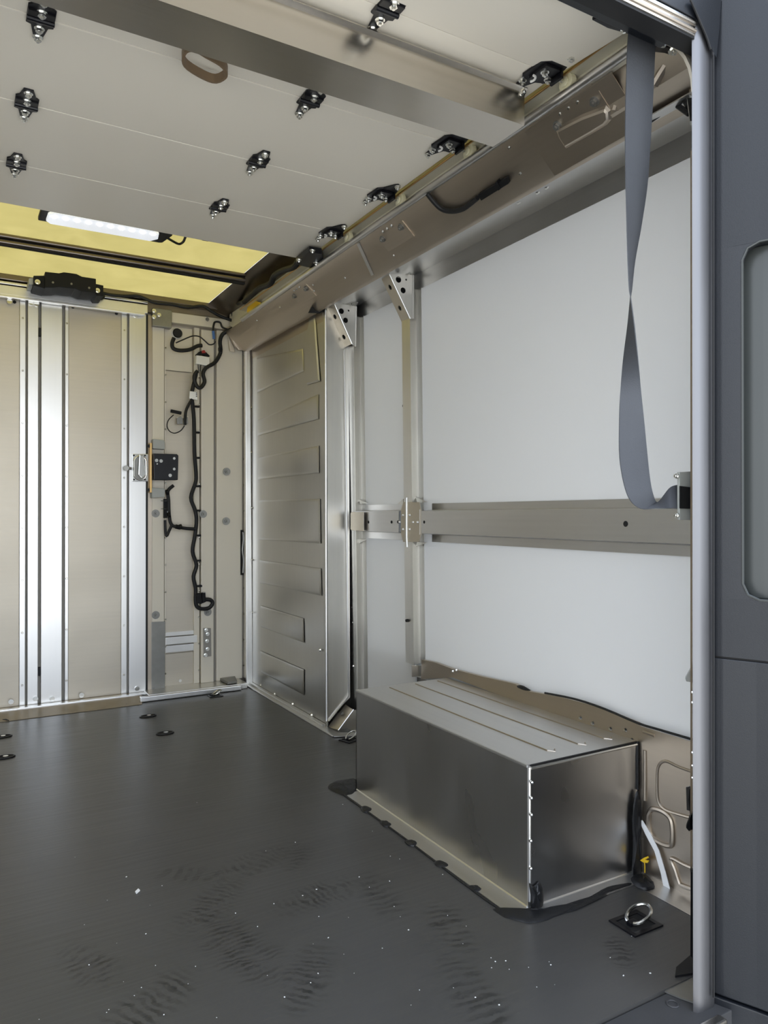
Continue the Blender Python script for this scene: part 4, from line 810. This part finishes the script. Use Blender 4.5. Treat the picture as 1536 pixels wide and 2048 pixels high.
obj('red_seal', MB().prism([(1.142,3.94,1.835),(1.156,3.94,1.839),(1.164,3.94,1.824),(1.142,3.94,1.821)], (0, .01, 0)), 'red', cnn, label='red seal')
for k in range(4): obj('wire', MB().tube([Vector((1.123,3.95,1.759))+Vector((k*.008, 0, 0)), Vector((1.126,3.95,1.724))+Vector((k*.005, 0, 0))], .002, 6), 'galv' if k % 2 else 'rubber', cnn)
gm = thing('grommet', 'round black cable grommet high on the bulkhead', 'grommet', (1.021,3.99,1.922))
pg = Vector((1.025,4.006,1.926))
obj('ring', MB().cyl(pg+Vector((0, .002, 0)), pg+Vector((0, -.012, 0)), .031, 24, .027), 'white_plastic', gm, bevel=.002)
obj('cap', MB().cyl(pg+Vector((0, -.010, 0)), pg+Vector((0, -.020, 0)), .027, 24, .022), 'rubber', gm)
obj('cable', MB().tube([(0.996,3.955,1.888),(0.986,3.955,1.858),(0.993,3.955,1.832),(1.028,3.955,1.825),(1.081,3.955,1.836),(1.122,3.955,1.86),(1.147,3.955,1.865)], .0105, 10, False, 4), 'rubber', gm)
bt = thing('harness_end_plug', 'black cable plug low on the bulkhead under the harness', 'connector', (1.146,3.96,0.497))
obj('body', MB().prism([(1.112,3.935,0.523),(1.139,3.935,0.524),(1.142,3.935,0.467),(1.115,3.935,0.472)], (0, .04, 0)), 'black', bt, bevel=.002)
obj('body', MB().prism([(1.145,3.945,0.526),(1.164,3.945,0.525),(1.167,3.945,0.476),(1.148,3.945,0.469)], (0, .03, 0)), 'black', bt, bevel=.002)
obj('clip', MB().prism([(1.152,3.95,0.53),(1.165,3.95,0.529),(1.165,3.95,0.519),(1.152,3.95,0.519)], (0, .01, 0)), 'galv', bt)
lbk = thing('latch_bracket', 'small galvanised bracket under the short sensor plug', 'bracket', (1.048,3.99,1.454))
obj('plate', MB().prism([(1.017,3.985,1.473),(1.082,3.985,1.482),(1.082,3.985,1.439),(1.017,3.985,1.432)], (0, .004, 0)), 'cream', lbk)
obj('lug', MB().prism([(1.014,3.96,1.464),(1.035,3.96,1.476),(1.045,3.96,1.461),(1.046,3.96,1.434),(1.016,3.96,1.432)], (0, .02, 0)), 'galv', lbk, bevel=.002)
obj('lug', MB().prism([(1.052,3.965,1.467),(1.074,3.965,1.474),(1.076,3.965,1.439),(1.058,3.965,1.435)], (0, .02, 0)), 'galv', lbk, bevel=.002)
wp = thing('inline_switch', 'slim black switch under the black lock box', 'switch', (0.961,3.98,0.987))
obj('body', MB().prism([(0.946,3.96,1.031),(0.964,3.96,1.032),(0.964,3.96,0.931),(0.946,3.96,0.931)], (0, .02, 0)), 'black', wp, bevel=.002)
obj('rod', MB().cyl((0.963,3.955,1.026), (0.963,3.955,0.96), .002, 6), 'chrome', wp)
for p in [(0.934,3.955,1.021),(0.934,3.955,0.979)]: obj('screw', MB().cyl((p[0]-.006, p[1], p[2]), (p[0]+.03, p[1], p[2]), .002, 6), 'chrome', wp)

# ---- latch on the sliding door and lock box on the post
lt = thing('door_latch', 'chrome cup latch on the edge of the sliding bulkhead door', 'latch', (0.822,3.97,1.192))
obj('plate', MB().prism([(0.785,3.974,1.264),(0.866,3.974,1.267),(0.869,3.974,1.123),(0.785,3.974,1.121)], (0, -.006, 0)), 'chrome', lt, bevel=.002)
cp = rrect((0.824,3.966,1.192), (1, 0, 0), (0, 0, 1), .031, .062, .03, 6)
obj('cup_rim', MB().tube(cp, .0045, 8, True), 'chrome', lt)
obj('cup', MB().prism(cp, (0, -.0012, 0)), 'galv', lt)
obj('lever', MB().prism([(0.816,3.955,1.261),(0.837,3.955,1.257),(0.849,3.955,1.156),(0.829,3.955,1.137),(0.811,3.955,1.155)], (0, -.012, 0)), 'chrome', lt, bevel=.004)
obj('knob', MB().cyl((0.754,3.955,1.189), (0.779,3.955,1.187), .007, 10), 'galv', lt); obj('knob', MB().cyl((0.756,3.968,1.19), (0.752,3.945,1.188), .013, 14), 'galv', lt)
for p in [(0.793,3.966,1.256),(0.849,3.966,1.258),(0.794,3.966,1.131),(0.849,3.966,1.132)]: obj('screw', MB().cyl(p, (p[0], p[1]-.003, p[2]), .004, 8), 'dark', lt)
lo = thing('lock_box', 'black lock box with steel bolts on the bulkhead door post', 'lock', (0.958,3.97,1.202))
obj('cover', MB().prism([(0.883,3.925,1.267),(1.005,3.925,1.269),(1.013,3.925,1.262),(1.01,3.925,1.132),(0.886,3.925,1.129)], (0, .055, 0)), 'black_metal', lo, bevel=.003)
for (p, r_) in zip([(0.898,3.924,1.231),(0.921,3.924,1.229),(0.989,3.924,1.245),(0.989,3.924,1.189),(0.968,3.924,1.155),(0.901,3.924,1.213)], (.009, .009, .007, .007, .009, .004)): obj('bolt', MB().cyl(p, (p[0], p[1]-.004, p[2]), r_, 12), 'chrome', lo)
obj('strike_strip', MB().prism([(0.87,3.945,1.323),(0.88,3.945,1.323),(0.88,3.945,1.064),(0.87,3.945,1.064)], (0, .03, 0)), 'gold', lo, bevel=.001)
obj('strike_back', MB().prism([(0.864,3.965,1.324),(0.874,3.965,1.324),(0.874,3.965,1.065),(0.864,3.965,1.065)], (0, .02, 0)), 'ochre', lo)
for q in ([(0.884,3.94,1.344),(0.941,3.94,1.341),(0.946,3.94,1.331),(0.946,3.94,1.292),(0.884,3.94,1.294)], [(0.879,3.94,1.09),(0.941,3.94,1.086),(0.946,3.94,1.078),(0.946,3.94,1.042),(0.879,3.94,1.036)]):
    obj('spacer_block', MB().prism(q, (0, .045, 0)), 'grey_plastic', lo, bevel=.003)
for p in [(0.868,3.96,1.308),(0.868,3.96,1.078)]: obj('buffer', MB().cyl(p, (p[0], p[1]-.012, p[2]), .009, 10), 'rubber', lo)

# ---- spare lead clipped to the roof rail
ld = thing('spare_lead', 'black spare lead with a long plug clipped to the roof rail', 'cable', (1.32,1.797,1.88))
obj('lead', MB().tube([(1.262,1.914,1.945),(1.286,1.913,1.924),(1.31,1.904,1.903),(1.326,1.873,1.889),(1.334,1.829,1.882),(1.333,1.79,1.883),(1.33,1.749,1.886)], .0075, 10, False, 4), 'rubber', ld)
obj('plug', MB().prism([(1.319,1.734,1.886),(1.32,1.605,1.886),(1.333,1.611,1.874),(1.334,1.737,1.873)], (.009, 0, .011)), 'black', ld, bevel=.002)
obj('plug_collar', MB().prism([(1.314,1.647,1.886),(1.313,1.637,1.887),(1.331,1.643,1.872),(1.331,1.653,1.871)], (.009, 0, .011)), 'black', ld)
rf = MB()
for p in [(1.284,1.549,1.936),(1.339,1.569,1.888),(1.352,2.27,1.878),(1.319,2.881,1.906),(1.3,3.522,1.923),(1.304,3.227,1.919),(1.335,2.621,1.892),(1.302,2.853,1.921)]: rf.rivet(p, (-.65, 0, -.76), .005)
obj('rivets', rf, 'chrome', trim1, kind='stuff')
for p in [(1.44,1.694,1.886),(1.44,1.574,1.884),(1.44,1.611,1.884)]: obj('bolt', MB().bolt(p, (-.2, 0, -1), .009, .010), 'chrome', trim2)

# ---- pull strap at the rear door
st = thing('pull_strap', 'long grey webbing pull strap twisting down beside the rear door jamb', 'strap', (1.165,1.02,1.078))
PAIRS = [((1.161,1.03,1.936), (1.24,1.03,1.944)), ((1.144,1.02,1.858), (1.224,1.02,1.876)), ((1.14,1.02,1.767), (1.218,1.02,1.784)), ((1.133,1.015,1.674), (1.216,1.025,1.698)),
         ((1.118,1,1.587), (1.219,1.035,1.621)), ((1.115,0.995,1.507), (1.207,1.04,1.538)), ((1.112,0.99,1.438), (1.2,1.05,1.469)), ((1.11,0.985,1.383), (1.191,1.05,1.411)),
         ((1.115,0.985,1.36), (1.186,1.05,1.385)), ((1.124,0.985,1.313), (1.173,1.045,1.331)), ((1.14,0.99,1.249), (1.149,1.035,1.256)), ((1.161,1,1.184), (1.129,1.025,1.183)),
         ((1.175,1.005,1.127), (1.121,1.02,1.123)), ((1.183,1.005,1.068), (1.111,1.01,1.061)), ((1.184,1,1.023), (1.111,1,1.011)), ((1.185,0.995,0.996), (1.117,0.99,0.978)),
         ((1.213,1.01,0.976), (1.13,0.975,0.961)), ((1.248,1.03,0.977), (1.178,0.98,0.962)), ((1.257,1.025,0.99), (1.211,0.985,0.962)), ((1.259,1.01,1.006), (1.236,0.99,0.962)), ((1.274,1,1.011), (1.268,0.995,0.961))]
Lp = spline([Vector(a) for a, _ in PAIRS], 4); Rp = spline([Vector(b_) for _, b_ in PAIRS], 4)
obj('webbing', MB().ribbon(Lp, Rp, .0009), 'strap', st)
sbk = thing('strap_bracket', 'galvanised strap bracket on the rear door jamb', 'bracket', (1.28,0.99,0.989))
obj('plate', MB().prism([(1.254,0.985,1.035),(1.301,0.985,1.038),(1.301,0.985,0.938),(1.254,0.985,0.939)], (0, .006, 0)), 'zinc', sbk, bevel=.001)
obj('clamp', MB().prism([(1.253,0.983,1.007),(1.298,0.983,1.004),(1.298,0.983,0.961),(1.253,0.983,0.962)], (0, .002, 0)), 'rubber', sbk)
for p in [(1.251,0.985,1.027),(1.251,0.985,0.948)]: obj('bolt', MB().bolt((p[0], p[1]+.004, p[2]), (-1, 0, 0), .004, .006), 'chrome', sbk)
for p in [(1.291,0.982,1.029),(1.289,0.982,0.989),(1.291,0.982,0.948)]: obj('bolt', MB().bolt(p, (0, -1, 0), .004, .005), 'chrome', sbk)

# ---- rear jamb, header and outer cladding
j = obj('trim_4', MB().sheet([(1.2285, .9355), (1.232, .930), (1.240, .927), (1.272, .926), (1.281, .931), (1.283, .96)], -.02, 1.96, 'Z', .003, side=-1), 'jamb', kind='structure', ang=50)
obj('inner_track', MB().prism([(1.266,0.968,1.677),(1.271,0.968,1.679),(1.269,0.968,0.237),(1.263,0.968,0.238)], (.0129, .010, 0)), 'alu_dull', j)
obj('inner_track', MB().prism([(1.263,0.962,1.734),(1.271,0.962,1.736),(1.268,0.962,0.244),(1.262,0.962,0.246)], (.0129, .010, 0)), 'alu_v', j)
obj('rubber_foot', MB().prism([(1.256,0.962,0.242),(1.266,0.962,0.243),(1.266,0.962,0.067),(1.255,0.962,0.078)], (.0129, .010, 0)), 'rubber', j)
obj('track_end', MB().prism([(1.285,0.99,1.798),(1.306,0.99,1.804),(1.306,0.99,1.756),(1.294,0.99,1.753)], (.0129, .010, 0)), 'alu_v', j)
for p in [(1.261,0.96,0.598),(1.261,0.96,0.578),(1.261,0.96,0.479),(1.261,0.96,0.453),(1.261,0.96,0.429)]: obj('rivet', MB().rivet(p, (0, -1, 0), .0035), 'chrome', j)
cp_ = thing('track_clip', 'light grey plastic clip on the rear door jamb', 'clip', (1.278,0.98,0.621))
obj('wedge', MB().prism([(1.284,0.975,0.652),(1.284,0.975,0.611),(1.26,0.975,0.616),(1.257,0.975,0.623)], (.0129, .010, 0)), 'grey_plastic', cp_, bevel=.002)
hk = thing('jamb_latch', 'black plastic latch low on the rear door jamb', 'latch', (1.281,0.98,0.324))
obj('body', MB().prism([(1.263,0.97,0.403),(1.277,0.97,0.405),(1.277,0.97,0.339),(1.265,0.97,0.349),(1.26,0.97,0.382)], (.0129, .010, 0)), 'black', hk, bevel=.002)
obj('lever', MB().prism([(1.25,0.968,0.329),(1.268,0.968,0.359),(1.274,0.968,0.358),(1.274,0.968,0.32),(1.259,0.968,0.32)], (.0129, .010, 0)), 'black', hk, bevel=.003)
obj('back_plate', MB().prism([(1.285,0.995,0.394),(1.297,0.995,0.394),(1.297,0.995,0.344),(1.287,0.995,0.348)], (.004, .003, 0)), 'galv', hk)
hdg = obj('trim_5', MB().box(-.93, 1.2285, .9275, .945, 1.871, 1.899), 'alu_beam', kind='structure', bevel=.002)
obj('header_ridge', MB().cyl((-.93, .928, 1.894), (1.228, .928, 1.894), .005, 10), 'alu_beam', hdg)
obj('header_ridge', MB().cyl((-.93, .928, 1.880), (1.228, .928, 1.880), .004, 10), 'alu_dull', hdg)
obj('header_seal', MB().box(-.93, 1.27, .93, .968, 1.866, 1.872), 'rubber', hdg)
obj('header_core', MB().box(-.93, 1.28, .945, .966, 1.872, 1.93), 'dark', hdg)
obj('header_fascia', MB().box(-.93, 1.24, .924, 1.02, 1.901, 2.06), 'dark_grey', hdg, bevel=.002)
bp_ = thing('strap_anchor', 'black anchor plate under the rear header holding the strap', 'bracket', (1.15, 1.05, 1.93))
obj('plate', MB().prism([(1.088,1.058,1.93),(1.109,1.016,1.93),(1.166,1.013,1.93),(1.227,1.034,1.93),(1.191,1.051,1.93),(1.133,1.06,1.93)], (0, 0, .006)), 'black_metal', bp_, bevel=.001)
obj('bolt', MB().bolt((1.146,1.029,1.928), (0, 0, -1), .008, .014), 'chrome', bp_)
ab = thing('track_bracket', 'black bracket with bolts joining track and header by the jamb', 'bracket', (1.27, 1.02, 1.90))
obj('body', MB().prism([(1.236,1.03,1.91),(1.246,1.03,1.93),(1.268,1.03,1.945),(1.359,1.03,1.952),(1.359,1.03,1.928),(1.291,1.03,1.923)], (0, .02, 0)), 'black_metal', ab, bevel=.002)
for p in [(1.252,1.025,1.921),(1.284,1.025,1.915)]: obj('bolt', MB().bolt(p, (0, -.5, -1), .007, .010), 'chrome', ab)

qp = thing('quarter_panel', 'dark grey plastic body cladding beside the rear door opening', 'body panel', (1.33, .8, 0))
prof = [(1.285, .975), (1.285, .934), (1.292, .915), (1.316, .862), (1.334, .815), (1.352, .765), (1.40, .66), (1.46, .60), (1.60, .60), (1.60, .975)]
def clad(name, z0, z1, grow=0, mat='dark_grey', pr=None):
    pr = pr or prof; mb = MB(); n_ = len(pr)
    vs = [(x-(grow if x < 1.45 else 0), y, z0) for x, y in pr]+[(x-(grow if x < 1.45 else 0), y, z1) for x, y in pr]
    mb.add(vs, [tuple(range(n_-1, -1, -1)), tuple(range(n_, 2*n_))]+[(i, (i+1) % n_, n_+(i+1) % n_, n_+i) for i in range(n_)])
    return obj(name, mb, mat, qp, bevel=.0025, ang=30)
zs = (1.285,0.93,0.671)[2]
pz0 = (1.308,0.882,0.787)[2]; pz1 = (1.31,0.882,1.469)[2]
clad('lower_cladding', .012, zs-.002); 
left = [(1.285, .975), (1.285, .934), (1.292, .915), (1.3068, .8835), (1.330, .905), (1.336, .975)]
um = MB()
for pr, a, c in ((prof, zs+.002, pz0), (prof, pz1, 2.05), (left, pz0, pz1)):
    n_ = len(pr); um.add([(x, y, a) for x, y in pr]+[(x, y, c) for x, y in pr], [tuple(range(n_-1, -1, -1)), tuple(range(n_, 2*n_))]+[(i, (i+1) % n_, n_+(i+1) % n_, n_+i) for i in range(n_)])
sd_ = Vector((.0232, -.0515, 0)).normalized(); up3 = Vector((0, 0, 1)); rr_ = .030
for zc, sg in ((pz0, 1), (pz1, -1)):
    c = Vector((1.3066, .8837, zc)); q = [c, c+sd_*rr_]+[c+sd_*(rr_-rr_*math.sin(a))+up3*sg*(rr_-rr_*math.cos(a)) for a in [R(k) for k in range(15, 90, 15)]]+[c+up3*sg*rr_]
    um.prism(q, (.02, .008, 0))
obj('upper_cladding', um, 'dark_grey', qp, ang=30)
clad('lamp_pocket', pz0-.0, pz1+.0, 0, 'pocket', [(1.331, .975), (1.331, .903), (1.345, .865), (1.375, .79), (1.46, .66), (1.6, .66), (1.6, .975)])
obj('pocket_rim', MB().tube(spline([Vector((1.330, .832, pz1)), Vector((1.319, .856, pz1)), Vector((1.3105, .875, pz1-.009)), Vector((1.3068, .8835, pz1-.03)), Vector((1.3068, .8835, pz0+.03)), Vector((1.3105, .875, pz0+.009)), Vector((1.319, .856, pz0)), Vector((1.330, .832, pz0))], 1), .0025, 6), 'pocket', qp)
clad('seam', zs-.004, zs+.004, -.004, 'dark')
clad('bumper_top', -.40, .008, .004)
obj('jamb_cap', MB().prism([(1.2,0.918,1.924),(1.215,0.918,1.909),(1.229,0.918,1.891),(1.247,0.918,1.869),(1.259,0.918,1.85),(1.269,0.918,1.84),(1.274,0.918,1.837),(1.283,0.918,1.895),(1.289,0.918,1.956)], (0, -.003, 0)), 'dark_grey', qp)
obj('jamb_seal', MB().tube([(1.2,0.917,1.924),(1.215,0.917,1.908),(1.229,0.917,1.891),(1.247,0.917,1.869),(1.259,0.917,1.849),(1.266,0.917,1.838),(1.267,0.917,1.656),(1.264,0.917,0.019)], .0022, 6, False, 3), 'rubber', qp)
